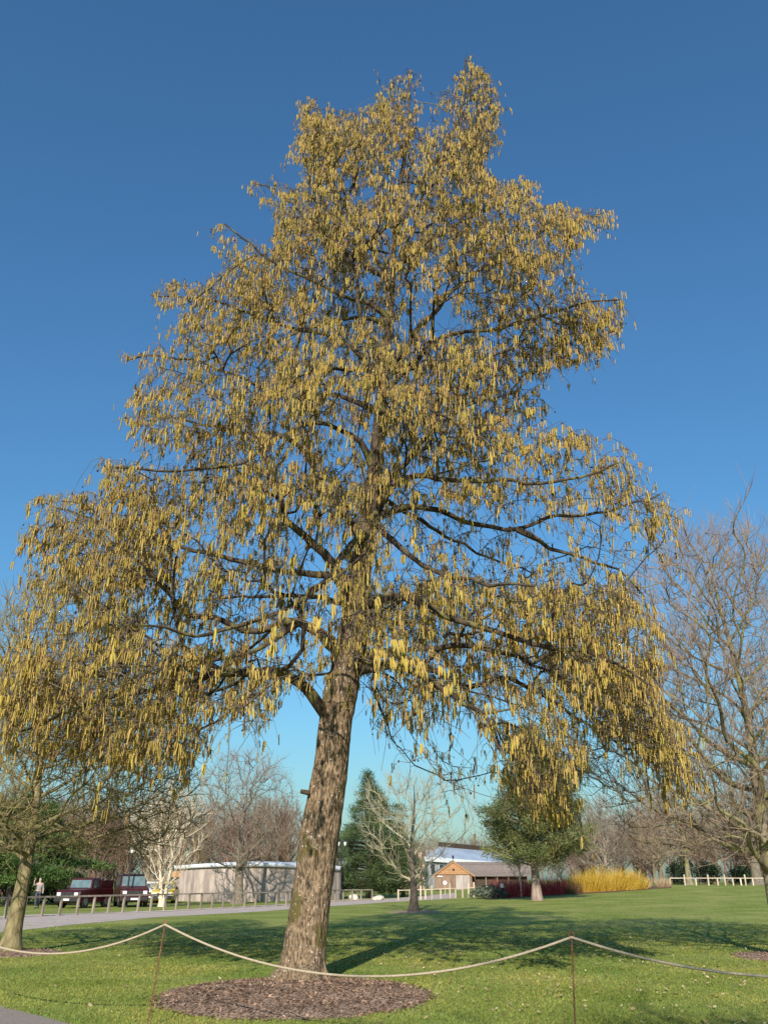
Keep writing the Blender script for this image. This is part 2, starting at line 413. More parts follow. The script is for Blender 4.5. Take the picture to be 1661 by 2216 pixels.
# ================================================================== the big hazel tree
TB = G(655, 2130); Y0 = float(TB[1])
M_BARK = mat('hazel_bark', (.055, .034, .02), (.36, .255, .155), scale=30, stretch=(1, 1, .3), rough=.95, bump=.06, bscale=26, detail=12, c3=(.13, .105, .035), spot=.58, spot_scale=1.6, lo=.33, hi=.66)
def add_lichen(m, col, scale, thr):
    n = m.node_tree.nodes; l = m.node_tree.links; b = n['Principled BSDF']; src = b.inputs['Base Color'].links[0].from_socket
    tc = n.new('ShaderNodeTexCoord'); v = n.new('ShaderNodeTexNoise'); v.inputs['Scale'].default_value = scale; v.inputs['Detail'].default_value = 3; v.inputs['Roughness'].default_value = .7
    l.new(tc.outputs['Object'], v.inputs['Vector']); r = n.new('ShaderNodeValToRGB'); r.color_ramp.elements[0].position = thr; r.color_ramp.elements[1].position = thr+.03
    l.new(v.outputs[0], r.inputs[0]); x = n.new('ShaderNodeMix'); x.data_type = 'RGBA'; x.inputs['B'].default_value = (*col, 1)
    l.new(r.outputs[0], x.inputs['Factor']); l.new(src, x.inputs['A']); l.new(x.outputs['Result'], b.inputs['Base Color'])
add_lichen(M_BARK, (.70, .64, .52), 16, .635)
def bark_crown_shade(m, col, z0, z1):                 # crown shade, along with mossier bark, put into the upper trunk colour
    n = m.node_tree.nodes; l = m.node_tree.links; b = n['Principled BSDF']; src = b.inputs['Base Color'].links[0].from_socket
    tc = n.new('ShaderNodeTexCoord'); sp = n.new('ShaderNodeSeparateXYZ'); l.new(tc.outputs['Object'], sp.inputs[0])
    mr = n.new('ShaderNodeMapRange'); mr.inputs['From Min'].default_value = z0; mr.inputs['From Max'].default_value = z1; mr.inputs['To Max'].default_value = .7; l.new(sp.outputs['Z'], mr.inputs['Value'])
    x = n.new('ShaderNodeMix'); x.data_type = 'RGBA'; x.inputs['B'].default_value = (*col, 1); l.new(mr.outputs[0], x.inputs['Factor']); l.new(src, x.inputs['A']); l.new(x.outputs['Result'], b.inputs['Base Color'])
bark_crown_shade(M_BARK, (.06, .043, .028), 4.5, 9.0)
M_LIMB = mat('hazel_limb_bark', (.032, .022, .015), (.105, .078, .05), scale=6, rough=.9, bump=.02, bscale=14, c3=(.16, .14, .05), spot=.55, spot_scale=2.2)
M_TWIG = mat('hazel_twig', (.10, .072, .048), (.21, .165, .11), scale=3, rough=.8)
M_CATKIN = mat('catkin', (.50, .375, .105), (.63, .485, .165), scale=30, rough=.8, attr='tone', spec=.1, bump=.004, bscale=160)
M_NUT = mat('old_nut_husk', (.035, .02, .015), (.08, .045, .03), scale=20)
prof = [(2140, 648, 62), (2120, 650, 54), (2095, 652, 49), (2050, 657, 45.5), (2000, 664, 43.5), (1950, 670, 42.5), (1880, 680, 42), (1800, 690, 42), (1720, 703, 39), (1650, 714, 36.5), (1590, 721, 35.5), (1545, 727, 36), (1500, 735, 37.5),
        (1450, 745, 32), (1380, 757, 28), (1300, 770, 25.5), (1200, 785, 22.5), (1100, 802, 19), (1000, 813, 15), (900, 822, 12), (800, 832, 10), (700, 843, 8), (600, 848, 6.2), (500, 856, 5), (400, 868, 4), (300, 882, 3), (170, 884, 1.3)]
def depth_of(p): return p[1]*math.cos(PITCH)+(p[2]-CAM_H)*math.sin(PITCH)
tp = []; tr = []
for (y, x, hw) in prof:
    p = at(x, y, Y0); tp.append(p); tr.append(hw*depth_of(p)/F_PX)
tp = np.array(tp); tp[0][2] = -.12; tp[:, 1] += .25*np.sin(np.linspace(0, 5, len(tp)))
zk = tp[:, 2].copy(); tr = np.array(tr)
TC = catmull(tp, .06); TR = np.interp(TC[:, 2], zk, tr)
tree = thing('hazel_tree', (TB[0], TB[1], 0), 'tall hazel tree hung with yellow catkins, standing in the roped mulch bed', 'tree')
zs1, zs2, zs3 = at(688, 1860, Y0)[2], at(655, 2005, Y0)[2], at(690, 1790, Y0)[2]
def bark_disp(t, a, P, R):
    x, y, z = math.cos(a), math.sin(a), P[2]
    n1 = mnoise.noise((x*3.2+z*.12, y*3.2, z*.55)); n2 = abs(mnoise.noise((x*9, y*9, z*1.5+7))); n3 = mnoise.noise((x*20, y*20, z*6))
    n4 = abs(mnoise.noise((x*17+3, y*17, z*2.6)))
    d = .07*n1-.13*n2*min(1, R*3)-.05*n4*min(1, R*3)+.025*n3+.03
    def dent(z0, a0, dz, da, k): return -k*math.exp(-((z-z0)/dz)**2-((a-a0)/da)**2)
    d += (dent(zs1, 4.83, .32, .13, .34)+dent(zs2, 4.55, .15, .16, .2)+dent(zs3-.05, 4.6, .08, .4, .14)-dent(zs3+.25, 4.9, .25, .3, .12))
    fl = max(0, 1-max(z, 0)/.5)
    d += fl**2*(.22+.22*math.sin(a*5+1.3+.6*math.sin(a*2)))
    return R*(1+d*1.0)
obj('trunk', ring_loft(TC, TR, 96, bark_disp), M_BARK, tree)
stub = MB(); s0 = at(668, 1716, Y0); stub.bar(s0, s0+np.array([-.14, -.06, .02]), .05, 7, .04); stub.build('branch_stub', M_LIMB, tree)
T = Tree()
tc_nodes = catmull(tp, .3); trunk_idx = T.path(tc_nodes, .1, .1, 0)
for i in trunk_idx: T.fixr[i] = float(np.interp(T.p[i][2], zk, tr))
limbs = [  # px points, depth offset at the end, radius px at start
 ([(752, 1290), (722, 1225), (700, 1197), (662, 1164), (623, 1122), (593, 1041), (569, 971), (520, 896), (500, 830), (470, 770)], -1.6, 11),
 ([(727, 1660), (716, 1600), (700, 1548), (677, 1506), (645, 1472), (605, 1456), (545, 1453), (470, 1462), (405, 1478), (342, 1494), (240, 1510), (130, 1545), (40, 1590)], -1.8, 20),
 ([(735, 1410), (692, 1372), (650, 1348), (620, 1345), (560, 1365), (494, 1348), (411, 1332), (380, 1300), (342, 1260), (280, 1220), (200, 1200)], 1.4, 11),
 ([(640, 1345), (600, 1378), (560, 1400), (500, 1420), (400, 1440), (250, 1440)], -.8, 6),
 ([(770, 1445), (840, 1440), (890, 1455), (960, 1490), (1020, 1530), (1060, 1570), (1090, 1640)], -2.2, 10),
 ([(760, 1440), (790, 1425), (830, 1412), (880, 1428), (950, 1460), (1010, 1482), (1100, 1470), (1150, 1490), (1210, 1530), (1290, 1580), (1350, 1620)], .8, 10),
 ([(770, 1330), (805, 1350), (826, 1375), (818, 1400), (790, 1418)], -.5, 6),
 ([(780, 1310), (850, 1295), (900, 1300), (950, 1325), (1050, 1362), (1180, 1400), (1300, 1420), (1400, 1480)], -2.4, 10),
 ([(795, 1130), (850, 1102), (930, 1100), (1000, 1125), (1060, 1140), (1120, 1146), (1180, 1120), (1260, 1115), (1340, 1095), (1430, 1072)], .6, 8),
 ([(1120, 1146), (1190, 1180), (1280, 1215), (1340, 1235), (1390, 1290)], .3, 5),
 ([(800, 1130), (845, 1052), (900, 1030), (980, 1040), (1080, 1040), (1200, 1045), (1350, 1000)], -1.8, 8),
 ([(806, 1080), (842, 1040), (880, 1000), (930, 940), (1010, 880), (1120, 850)], 2.0, 7),
 ([(825, 900), (828, 851), (813, 775), (801, 739), (780, 700), (770, 600), (720, 500), (680, 430)], -1.0, 8),
 ([(818, 895), (780, 872), (710, 850), (650, 860), (590, 850), (480, 800), (360, 770), (270, 780)], .8, 6),
 ([(835, 800), (870, 760), (960, 650), (1040, 580), (1110, 530), (1200, 490), (1300, 465)], .6, 7),
 ([(828, 860), (880, 800), (960, 730), (1080, 712), (1150, 690), (1250, 660), (1340, 650)], -1.6, 6),
 ([(843, 700), (760, 690), (640, 720), (545, 772)], 1.5, 5),
 ([(830, 820), (740, 740), (600, 700), (450, 650), (330, 640)], .4, 6),
 ([(848, 620), (780, 500), (720, 400), (690, 330), (660, 225)], .2, 5),
 ([(856, 500), (900, 420), (960, 320), (1000, 230), (1006, 135)], .3, 5),
 ([(848, 610), (740, 540), (620, 430), (550, 395)], .9, 4.5),
 ([(845, 680), (700, 620), (580, 560), (490, 485)], -.8, 5),
 ([(850, 580), (960, 500), (1060, 450), (1140, 390)], -.5, 5),
 ([(775, 1260), (680, 1240), (560, 1225), (420, 1190), (280, 1150), (100, 1090)], .5, 8),
 ([(790, 1170), (700, 1060), (640, 960), (500, 930), (350, 900), (290, 870)], 1.8, 8),
 ([(810, 1010), (760, 940), (650, 920), (520, 1000), (380, 1020), (240, 1010)], -2.4, 6),
 ([(795, 1150), (760, 1180), (700, 1260), (600, 1330), (450, 1370), (300, 1350)], -4.2, 8),
 ([(800, 1100), (840, 1160), (930, 1230), (1040, 1260), (1160, 1270)], -4.2, 8),
 ([(800, 1100), (830, 1080), (900, 1120), (1000, 1180), (1150, 1240)], 4.2, 8),
 ([(770, 1300), (730, 1300), (650, 1290), (540, 1290), (420, 1300)], 4.4, 8),
 ([(830, 840), (880, 850), (960, 900), (1060, 960)], -3.6, 6),
 ([(830, 800), (780, 800), (690, 800), (600, 850)], -3.4, 6),
]
limb_names = {}
for li, (pp, dl, rp) in enumerate(limbs, 1):
    n = len(pp); P = []
    for i, (x, y) in enumerate(pp):
        t = i/(n-1); zq = at(x, y, Y0)[2]; yo = float(np.interp(zq, TC[:, 2], TC[:, 1]))-Y0; P.append(at(x, y, Y0+dl*t**1.2+yo*(1-t)+(.16*max(0, 1-t*3) if li == 2 else 0)))
    P = catmull(np.array(P), .28)
    wobl = np.array([[mnoise.noise((li*7.3+i*.45, k*5.1, 0)) for k in range(3)] for i in range(len(P))])*.09; wobl[:2] = 0
    P = P+wobl
    nodes = np.array(T.p); d = np.linalg.norm(nodes-P[0], axis=1); pi = int(np.argmin(d))
    r0 = rp*depth_of(P[0])/F_PX
    ix = T.path(P[1:], r0, .018, li, parent=pi, power=.75 if li != 2 else .55)
    if li == 2:
        for q_, i in enumerate(ix[:4]): T.fixr[i] *= .45+.55*q_/4
        T.block |= set(ix[:6])
    for q_, i in enumerate(ix): T.fixr[i] *= 1+(.45 if li != 2 else .12)*math.exp(-q_*.28/.3)+.07*mnoise.noise((q_*.9, li*3.3, 0))
SIL = [(1005, 125), (1050, 155), (1080, 215), (1062, 310), (1040, 360), (1085, 395), (1145, 375), (1152, 440), (1200, 440), (1310, 450), (1325, 495), (1250, 520), (1230, 580), (1280, 640), (1340, 630), (1365, 660), (1320, 750),
       (1260, 790), (1190, 800), (1165, 830), (1200, 895), (1290, 950), (1380, 970), (1390, 1010), (1370, 1060), (1450, 1070), (1480, 1100), (1430, 1200), (1385, 1262), (1400, 1310), (1430, 1390), (1435, 1500), (1485, 1640), (1500, 1690),
       (1440, 1705), (1330, 1620), (1275, 1640), (1250, 1700), (1225, 1790), (1150, 1760), (1085, 1750), (1060, 1680), (1000, 1740), (930, 1700), (860, 1640), (805, 1600), (780, 1480), (700, 1470), (640, 1480), (600, 1530), (570, 1640), (530, 1560), (480, 1590),
       (420, 1700), (370, 1640), (300, 1660), (200, 1650), (100, 1650), (-10, 1640), (-20, 1500), (20, 1400), (70, 1290), (40, 1225), (60, 1150), (60, 1080), (130, 1060), (225, 1060), (218, 985), (325, 1005), (280, 890), (290, 800), (245, 780), (330, 755),
       (375, 690), (310, 650), (385, 590), (450, 600), (500, 590), (440, 510), (490, 480), (590, 545), (605, 480), (530, 400), (570, 385), (650, 405), (690, 370), (625, 340), (660, 320), (645, 220), (680, 205), (740, 240), (800, 240), (820, 170), (880, 145), (912, 155), (905, 205), (960, 190), (990, 140)]
SILa = np.array(SIL, float)
def in_poly(x, y, poly):
    ins = np.zeros(len(x), bool); n = len(poly); j = n-1
    for i in range(n):
        xi, yi = poly[i]; xj, yj = poly[j]
        c = ((yi > y) != (yj > y)) & (x < (xj-xi)*(y-yi)/(yj-yi+1e-12)+xi); ins ^= c; j = i
    return ins
rows = np.arange(130, 1760, 15); RL = []; RR = []; ZZ = []
for yv in rows:
    xs = []
    for i in range(len(SILa)):
        (x0, y0), (x1, y1) = SILa[i], SILa[i-1]
        if (y0 > yv) != (y1 > yv): xs.append(x0+(yv-y0)*(x1-x0)/(y1-y0))
    if len(xs) < 2: continue
    cxx = float(np.interp(yv, [p[0] for p in prof][::-1], [p[1] for p in prof][::-1])); p = at(cxx, yv, Y0); k = depth_of(p)/F_PX
    ZZ.append(p[2]); RL.append(max(.4, (cxx-min(xs))*k)); RR.append(max(.4, (max(xs)-cxx)*k))
o_ = np.argsort(ZZ); ZZ = np.array(ZZ)[o_]; RL = np.array(RL)[o_]; RR = np.array(RR)[o_]
ker = np.ones(9)/9; RLs = np.convolve(np.pad(RL, 4, 'edge'), ker, 'valid'); RRs = np.convolve(np.pad(RR, 4, 'edge'), ker, 'valid')
OPEN = [([(830, 1075), (1100, 1070), (1230, 1090), (1400, 1150), (1390, 1265), (1200, 1265), (1000, 1240), (820, 1270)], .66), ([(480, 1170), (690, 1130), (760, 1200), (750, 1400), (640, 1420), (480, 1300)], .42),
        ([(690, 840), (815, 830), (825, 960), (760, 1050), (700, 1000)], .45), ([(1150, 560), (1270, 560), (1250, 640), (1160, 650)], .5), ([(470, 760), (580, 760), (600, 830), (500, 840)], .4), ([(860, 690), (960, 660), (1060, 720), (880, 790)], .4)]
def crown_points(N, seed, pw=1.0):
    r = np.random.default_rng(seed); M_ = N*20
    z = r.uniform(ZZ[0]-.6, ZZ[-1]+.2, M_); cx = np.interp(z, TC[:, 2], TC[:, 0]); cy = np.interp(z, TC[:, 2], TC[:, 1])
    a = r.random(M_)*2*np.pi; wR = np.interp(z, ZZ, np.maximum(RL, RLs)); wRr = np.interp(z, ZZ, np.maximum(RR, RRs)); f = .5+.5*np.cos(a)
    Rm = wR*(1-f)+wRr*f; q = r.random(M_)**.5; rad = Rm*q
    keep = r.random(M_) < (Rm/8)**1.0*(.45+.55*q)
    yy = rad*np.sin(a); yy = np.where(yy < 0, yy*.68, yy*.9)
    P = np.stack([cx+rad*np.cos(a), cy+yy, z], 1)[keep]
    px, py = project(P); ok = in_poly(px, py, SIL); P = P[ok]; px, py = px[ok], py[ok]
    nz = np.array([mnoise.noise((p[0]*.48, p[1]*.48, (p[2]+.22*math.hypot(p[0]-TB[0], p[1]-TB[1]))*.95)) for p in P])
    low = np.clip((py-1450)/150, 0, 1)*sm((px-430)/120)*sm((1150-px)/160)
    for poly, f_ in OPEN: low = np.maximum(low, in_poly(px, py, poly)*f_/.72)
    ok = (r.random(len(P)) < np.clip(.55+2.5*nz, .04, 1)) & (r.random(len(P)) > low*.72)
    P = P[ok]; return P[:N]
PTS = crown_points(10500, 3)
def boost(poly, n, d0_, d1_, seed):
    r = np.random.default_rng(seed); a = np.array(poly, float); x = r.uniform(a[:, 0].min(), a[:, 0].max(), n*8); y = r.uniform(a[:, 1].min(), a[:, 1].max(), n*8)
    k = in_poly(x, y, poly); x, y = x[k], y[k]; P = np.array([at(p, q, Y0+r.uniform(d0_, d1_)) for p, q in zip(x, y)])
    v = np.array([mnoise.noise((p[0]*.8, p[1]*.8, p[2]*1.1+9)) for p in P]); return P[r.random(len(P)) < np.clip(.6+1.7*v, .06, 1)][:n]
PTS = np.vstack([PTS, boost([(1130, 1240), (1400, 1310), (1430, 1400), (1430, 1510), (1500, 1690), (1440, 1700), (1330, 1610), (1150, 1480)], 300, -2.5, 2.0, 1), boost([(0, 1430), (460, 1400), (430, 1690), (300, 1650), (0, 1640)], 380, -2.5, 2, 2),
    boost([(1080, 1560), (1250, 1600), (1225, 1790), (1090, 1750)], 25, -2.5, -1, 3), boost([(60, 1080), (330, 1010), (400, 1250), (60, 1300)], 260, -1.5, 2, 4),
    boost([(1150, 450), (1320, 455), (1320, 495), (1160, 540)], 70, -.5, .9, 5), boost([(1190, 640), (1360, 640), (1320, 750), (1190, 790)], 90, -1.6, -.4, 6), boost([(960, 190), (1005, 128), (1075, 210), (1040, 360), (960, 330)], 110, -.4, .8, 7), boost([(645, 215), (690, 210), (760, 400), (660, 400)], 90, -.5, .8, 8),
    boost([(700, 1380), (690, 1100), (740, 700), (930, 700), (900, 1100), (850, 1380)], 70, -3.0, -1.0, 9), boost([(1290, 1500), (1440, 1560), (1505, 1700), (1440, 1705)], 70, -.6, 1.4, 10)])
T.grow(PTS, bf=.22, sub=.4, trunk_cost=.5, seed=4); T.finish(tip=.0055, expo=2.35, rcap=.05)
print('main tree', len(PTS), len(T.P))
gl = T.tube_groups(.017, 9, key=lambda lm: lm if lm < 500 else 999)
for lm, nb in sorted(gl.items()):
    o = obj('limb' if lm < 500 else 'small_branches', nb.mesh('limb'), M_LIMB, tree)
    if lm >= 500: o['kind'] = 'stuff'
tw = T.tube_groups(0, .017).get(0, NB())
R_ = T.R; cand = np.where((R_ < .022) & (np.array(T.fixr) == 0) | (R_ < .022))[0]
r = np.random.default_rng(11)
sel = np.repeat(cand, r.choice([1, 2, 3], p=[.3, .45, .25], size=len(cand)))
basep = T.P[sel]; ax = np.stack([np.interp(basep[:, 2], TC[:, 2], TC[:, 0]), np.interp(basep[:, 2], TC[:, 2], TC[:, 1]), basep[:, 2]-.3], 1)
outd = unit(basep-ax); lowf = np.clip((6.5-basep[:, 2])/4, 0, 1)
d0 = outd*.55+r.normal(size=basep.shape)*.55+np.array([0, 0, .15])
TWL = r.uniform(.2, .58, len(sel))*(1+.5*lowf); TWP = twig_set(basep, d0, TWL, .25+.7*r.random(len(sel))+.4*lowf, n=4, r=r)
px, py = project(TWP[:, -1]); inside = in_poly(px, py, [(p[0]+(12 if p[0] > 800 else -12), p[1]) for p in SIL]) | (r.random(len(sel)) < .25)
TWP = TWP[inside]; tw.tubes(TWP, np.linspace(.0062, .0032, 4)[None].repeat(len(TWP), 0), 3)
tag(obj('twigs', tw.mesh('twigs'), M_TWIG, tree), kind='stuff')
# catkins hang from the twigs
def catkin_sites(P, seed):
    r = np.random.default_rng(seed); B, n, _ = P.shape
    px, py = project(P[:, 2]); bare = np.clip((py-1470)/120, 0, 1)*sm((px-420)/120)*sm((1130-px)/160)
    for poly, f_ in OPEN: bare = np.maximum(bare, in_poly(px, py, poly)*f_)
    clus = np.array([mnoise.noise((q[0]*.9, q[1]*.9, q[2]*1.1+50)) for q in P[:, 2]])
    lam = np.clip(2.6+4.2*clus, .35, 7)*(1-.72*bare); nclu = r.poisson(lam)
    idx = np.repeat(np.arange(B), nclu); t = r.uniform(.9, n-1.001, len(idx)); i0 = t.astype(int); f = (t-i0)[:, None]
    s = P[idx, i0]*(1-f)+P[idx, i0+1]*f
    nc = r.choice([1, 2, 3, 4], p=[.36, .33, .2, .11], size=len(s)); k = np.repeat(np.arange(len(s)), nc)
    pos = s[k]+np.stack([r.normal(size=len(k))*.022, r.normal(size=len(k))*.022, -r.random(len(k))*.03], 1); return pos
CS = catkin_sites(TWP, 21); r = np.random.default_rng(5); nC = len(CS); print('catkins', nC)
CL = np.clip(r.lognormal(-2.12, .30, nC), .055, .23)*np.clip(1.1-.012*(CS[:, 2]-4), .8, 1.15); CR = CL*.045+.0050
tilt = r.normal(size=(nC, 2))*.09+np.array([-.03, 0])
hue = r.random(nC)[:, None]; topf = np.clip((CS[:, 2]-6)/10, 0, 1)[:, None]
TONE = (np.array([.95, 1.0, .62])*(1-hue)+np.array([1.0, .86, 1.05])*hue)*(.55+.65*r.random(nC))[:, None]; TONE[r.random(nC) < .08] *= np.array([.75, .58, .75])
TONE = TONE*(1-.25*topf)+TONE*np.array([1, .92, 1.35])*.25*topf
near_i = np.argsort(np.linalg.norm(CS-np.array([0, 0, CAM_H]), axis=1)+np.where((np.abs(project(CS)[0]-830) < 820), 0, 50))[:300]
rest = np.setdiff1d(np.arange(nC), near_i)
tt = np.array([0, 1.0]); rr_ = np.array([.95, .8])
def catkin_tubes(idx):
    P = CS[idx][:, None, :]+np.concatenate([tilt[idx][:, None, :]*tt[None, :, None]*CL[idx][:, None, None], -(tt[None, :, None]*CL[idx][:, None, None])], 2)
    return P, CR[idx][:, None]*rr_[None]
nb = NB(); P_, R__ = catkin_tubes(rest); nb.tubes(P_, R__, 3, TONE[rest])
tag(obj('catkins', nb.mesh('catkins'), M_CATKIN, tree), kind='stuff')
protos = []
for k in range(3):
    nb = NB(); tz = np.linspace(0, 1, 6); P = np.stack([np.sin(tz*3+k)*.03-math.sin(k)*.03, np.cos(tz*2.2+k*2)*.02-math.cos(k*2)*.02, -tz], 1)[None]
    nb.tubes(P, np.array([[.04, .07, .085, .08, .065, .025]]), 6, [[(1, .95, .7), (1.0, .88, .85), (.85, .85, .6)][k]]); me = nb.mesh('catkin'); me.materials.append(M_CATKIN); protos.append(me)
for n_, i in enumerate(near_i):
    o = bpy.data.objects.new('catkin', protos[n_ % 3]); C.objects.link(o); o.parent = tree
    o.location = Vector(CS[i])-tree.location; o.scale = (CL[i]*1.05, CL[i]*1.05, CL[i]); o.rotation_euler = (tilt[i, 1], -tilt[i, 0], r.random()*6)
# old nut husks
k = r.integers(0, len(TWP), 4200); P = TWP[k, r.integers(1, 4, len(k))]; s_ = r.uniform(.012, .028, len(k))
P4 = P[:, None, :]+np.array([0, 0, 1.])[None, None]*np.array([1, 0, -1])[None, :, None]*s_[:, None, None]
nb = NB(); nb.tubes(P4, s_[:, None]*np.array([.2, 1.1, .2])[None], 3); tag(obj('nut_husks', nb.mesh('nut_husks'), M_NUT, tree), kind='stuff')
mc = (G(640, 2120)[:2]+G(636, 2203)[:2])/2
RX = (930-342)/2*(mc[1]/ray(640, 2155)[1])/F_PX
mulch_ring('mulch_bed', (mc[0], mc[1]), RX, abs(G(640, 2114)[1]-G(640, 2204)[1])/2, .10, 'wide round bed of brown bark mulch around the big hazel trunk', 2, chips=9000)
# ================================================================== other trees
def bare_tree(name, base, label, H, z0, Rx, tr, nl, n_attr, seed, bark, twm, up=.5, profile='oval', leader=.85, twl=(.3, .7), ntw=2, lean=(0, 0), twr=.006, tip=.007, e0=None, off=(0, 0), group=None, part_twigs='twigs', stems=1, bf=.3, rcap=.06):
    r = np.random.default_rng(seed)
    root = thing(name, base, label, 'tree', group)
    def R(t):
        t = np.clip(t, 0, 1)
        if profile == 'oval': return Rx*np.sin(np.pi*np.clip(.12+.86*t, 0, 1))**.7
        if profile == 'broad': return Rx*(np.clip(1-t, 0, 1)**.55)*np.clip(.75+t*2, 0, 1)
        if profile == 'vase': return Rx*np.sin(np.pi*np.clip(.08+.6*t, 0, 1))*np.clip((1-t)*5, 0, 1)**.5
        return Rx*np.sqrt(np.clip(1-(2*t-1)**2, 0, 1))
    Tt = Tree(); trunks = []
    for sidx in range(stems):
        az = sidx*2.4+seed; sp = 0 if stems == 1 else .16
        n = 14; tz = np.linspace(0, 1, n); hh = H*leader*(1 if sidx == 0 else r.uniform(.75, 1))
        P = np.stack([lean[0]*tz*hh+(sp*hh*tz**1.1*math.cos(az)+(.12*math.cos(az) if stems > 1 else 0))+.02*hh*np.sin(tz*7+seed+sidx)*tz, lean[1]*tz*hh+sp*hh*tz**1.1*math.sin(az)+(.12*math.sin(az) if stems > 1 else 0)+.02*hh*np.cos(tz*6+seed)*tz, tz*hh-.05], 1)
        idx = Tt.path(catmull(P, max(.15, H/60)), tr*(1 if stems == 1 else .6), .02, 0, power=.6); trunks.append(idx)
        for k in idx:
            f = np.clip(1-Tt.p[k][2]/(.06*H), 0, 1); Tt.fixr[k] *= 1+.45*f**2
    for li in range(nl):
        t = li/(max(1, nl-1)); idx = trunks[li % stems]; zz = z0*.95+(H*leader*.82-z0)*t**1.15
        k = min(idx, key=lambda q: abs(Tt.p[q][2]-zz)); p0 = Tt.p[k]; az = li*2.399+seed*1.7+r.normal()*.25
        el = (e0 if e0 is not None else (.35+.55*up))+.55*t*up+r.normal()*.08
        tt = np.clip((p0[2]-z0)/(H-z0), 0, 1); L = max(.4, (R(tt+.12))/max(.35, math.cos(el)))*r.uniform(.8, 1.0); L = min(L, (H-p0[2])*1.05/max(.3, math.sin(el)+.2))
        s = np.linspace(0, 1, 7)[1:, None]; hd = np.array([math.cos(az), math.sin(az), 0])
        P = p0+hd*L*math.cos(el)*s+np.array([0, 0, 1.])*L*(math.sin(el)*s+(up-.45)*.35*(s**2))+r.normal(size=(6, 3))*.025*L
        P = catmull(np.vstack([p0, P]), max(.2, H/45)); Tt.path(P[1:], Tt.fixr[k]*r.uniform(.42, .6), .012, li+1, parent=k, power=.7)
    M_ = n_attr*6; t = r.random(M_); z = z0+(H-z0)*t; a = r.random(M_)*2*np.pi; q = r.random(M_)**.55
    keep = r.random(M_) < (R(t)/Rx)**1.3; rad = R(t)*q
    A = np.stack([lean[0]*z+off[0]*t+rad*np.cos(a), lean[1]*z+off[1]*t+rad*np.sin(a), z], 1)[keep]
    nzv = np.array([mnoise.noise((p[0]*.7+seed, p[1]*.7, p[2]*.7)) for p in A]); A = A[r.random(len(A)) < np.clip(.7+1.4*nzv, .1, 1)][:n_attr]
    Tt.grow(A, bf=bf, sub=max(.3, H/30), trunk_cost=.3, seed=seed); Tt.finish(tip=tip, expo=2.3, rcap=rcap)
    nb = NB()
    for idx in trunks:
        P = Tt.P[idx]; Rr = Tt.R[idx]; nb.tubes(P[None], Rr[None], 14)
    obj('trunk', nb.mesh('trunk'), bark, root, world=False)
    g = Tt.tube_groups(.012 if H < 14 else .02, 9); obj('branches', g.get(0, NB()).mesh('branches'), twm if H < 8 and stems == 1 else bark, root, world=False)
    tw = Tt.tube_groups(0, .012 if H < 14 else .02).get(0, NB())
    cand = np.where(Tt.R < max(.02, tip*2.5))[0]; sel = np.repeat(cand, ntw); b_ = Tt.P[sel]
    par = np.where(Tt.parr[sel] >= 0, Tt.parr[sel], sel); dirn = unit(b_-Tt.P[par]); 
    d0 = dirn*.8+r.normal(size=b_.shape)*.45+np.array([0, 0, up*.9])
    L = r.uniform(twl[0], twl[1], len(sel)); tw.tubes(twig_set(b_, d0, L, np.full(len(sel), -.1*up), 3, .08, r=r), np.linspace(twr, twr*.5, 3)[None].repeat(len(sel), 0), 3)
    tag(obj(part_twigs, tw.mesh(part_twigs), twm, root, world=False), kind='stuff')
    return root
M_MOSSY = mat('mossy_bark', (.14, .105, .055), (.30, .25, .13), scale=8, stretch=(1, 1, .4), rough=.95, bump=.03, c3=(.17, .155, .045), spot=.57, spot_scale=3)
M_GREENTWIG = mat('lichened_twig', (.17, .13, .055), (.30, .25, .11), scale=3, rough=.9)
M_OAKBARK = mat('oak_bark', (.14, .11, .075), (.32, .265, .18), scale=8, stretch=(1, 1, .3), rough=.95, bump=.03, c3=(.24, .22, .09), spot=.5, spot_scale=2.5)
M_OAKTWIG = mat('oak_twig', (.23, .155, .11), (.37, .27, .19), scale=2, rough=.9)
M_BIRCH = mat('pale_birch_bark', (.62, .50, .36), (.80, .70, .55), scale=6, stretch=(1, 1, 3), rough=.8, c3=(.16, .11, .08), spot=.68, spot_scale=9)
M_BIRCHTW = mat('birch_twig', (.42, .33, .22), (.58, .47, .32), scale=3)
M_GREYBARK = mat('grey_bark', (.12, .095, .07), (.25, .21, .155), scale=8, rough=.95, bump=.02)
M_GREYTWIG = mat('grey_twig', (.24, .19, .145), (.36, .29, .22), scale=3)
M_YTWIG = mat('pale_olive_twig', (.33, .28, .17), (.46, .40, .26), scale=3)
M_DARKBARK = mat('dark_wet_bark', (.045, .035, .028), (.10, .08, .06), scale=8, rough=.9)
lt = G(20, 2064); left_tree = bare_tree('mossy_tree', lt, 'mossy bare tree with leaning trunk, growing beside the grey road', 9.6, 2.2, 4.7, .25, 19, 2600, 31, M_MOSSY, M_GREENTWIG, up=.42, profile='broad', leader=.8, lean=(.02, 0), twl=(.3, .75), ntw=3, twr=.0085, tip=.009, e0=.38, bf=.25)
mulch_ring('mulch_bed', lt[:2]+np.array([.15, 0]), 1.05, 1.2, .06, 'small mulch bed at the foot of the mossy tree by the road', 5, chips=900)
rt = G(1703, 2072); right_tree = bare_tree('oak_tree', rt, 'big bare oak with lichened ascending branches on the open lawn', 10.3, 1.9, 5.0, .27, 30, 3600, 17, M_OAKBARK, M_OAKTWIG, up=.72, profile='oval', leader=.92, twl=(.3, .8), ntw=3, twr=.007, tip=.008, e0=.42, bf=.32, lean=(-.02, 0), off=(.2, 0))
mulch_ring('mulch_bed', rt[:2]+np.array([-.1, -.1]), 1.1, 1.5, .05, 'mulch bed at the foot of the big bare oak', 6, chips=900)
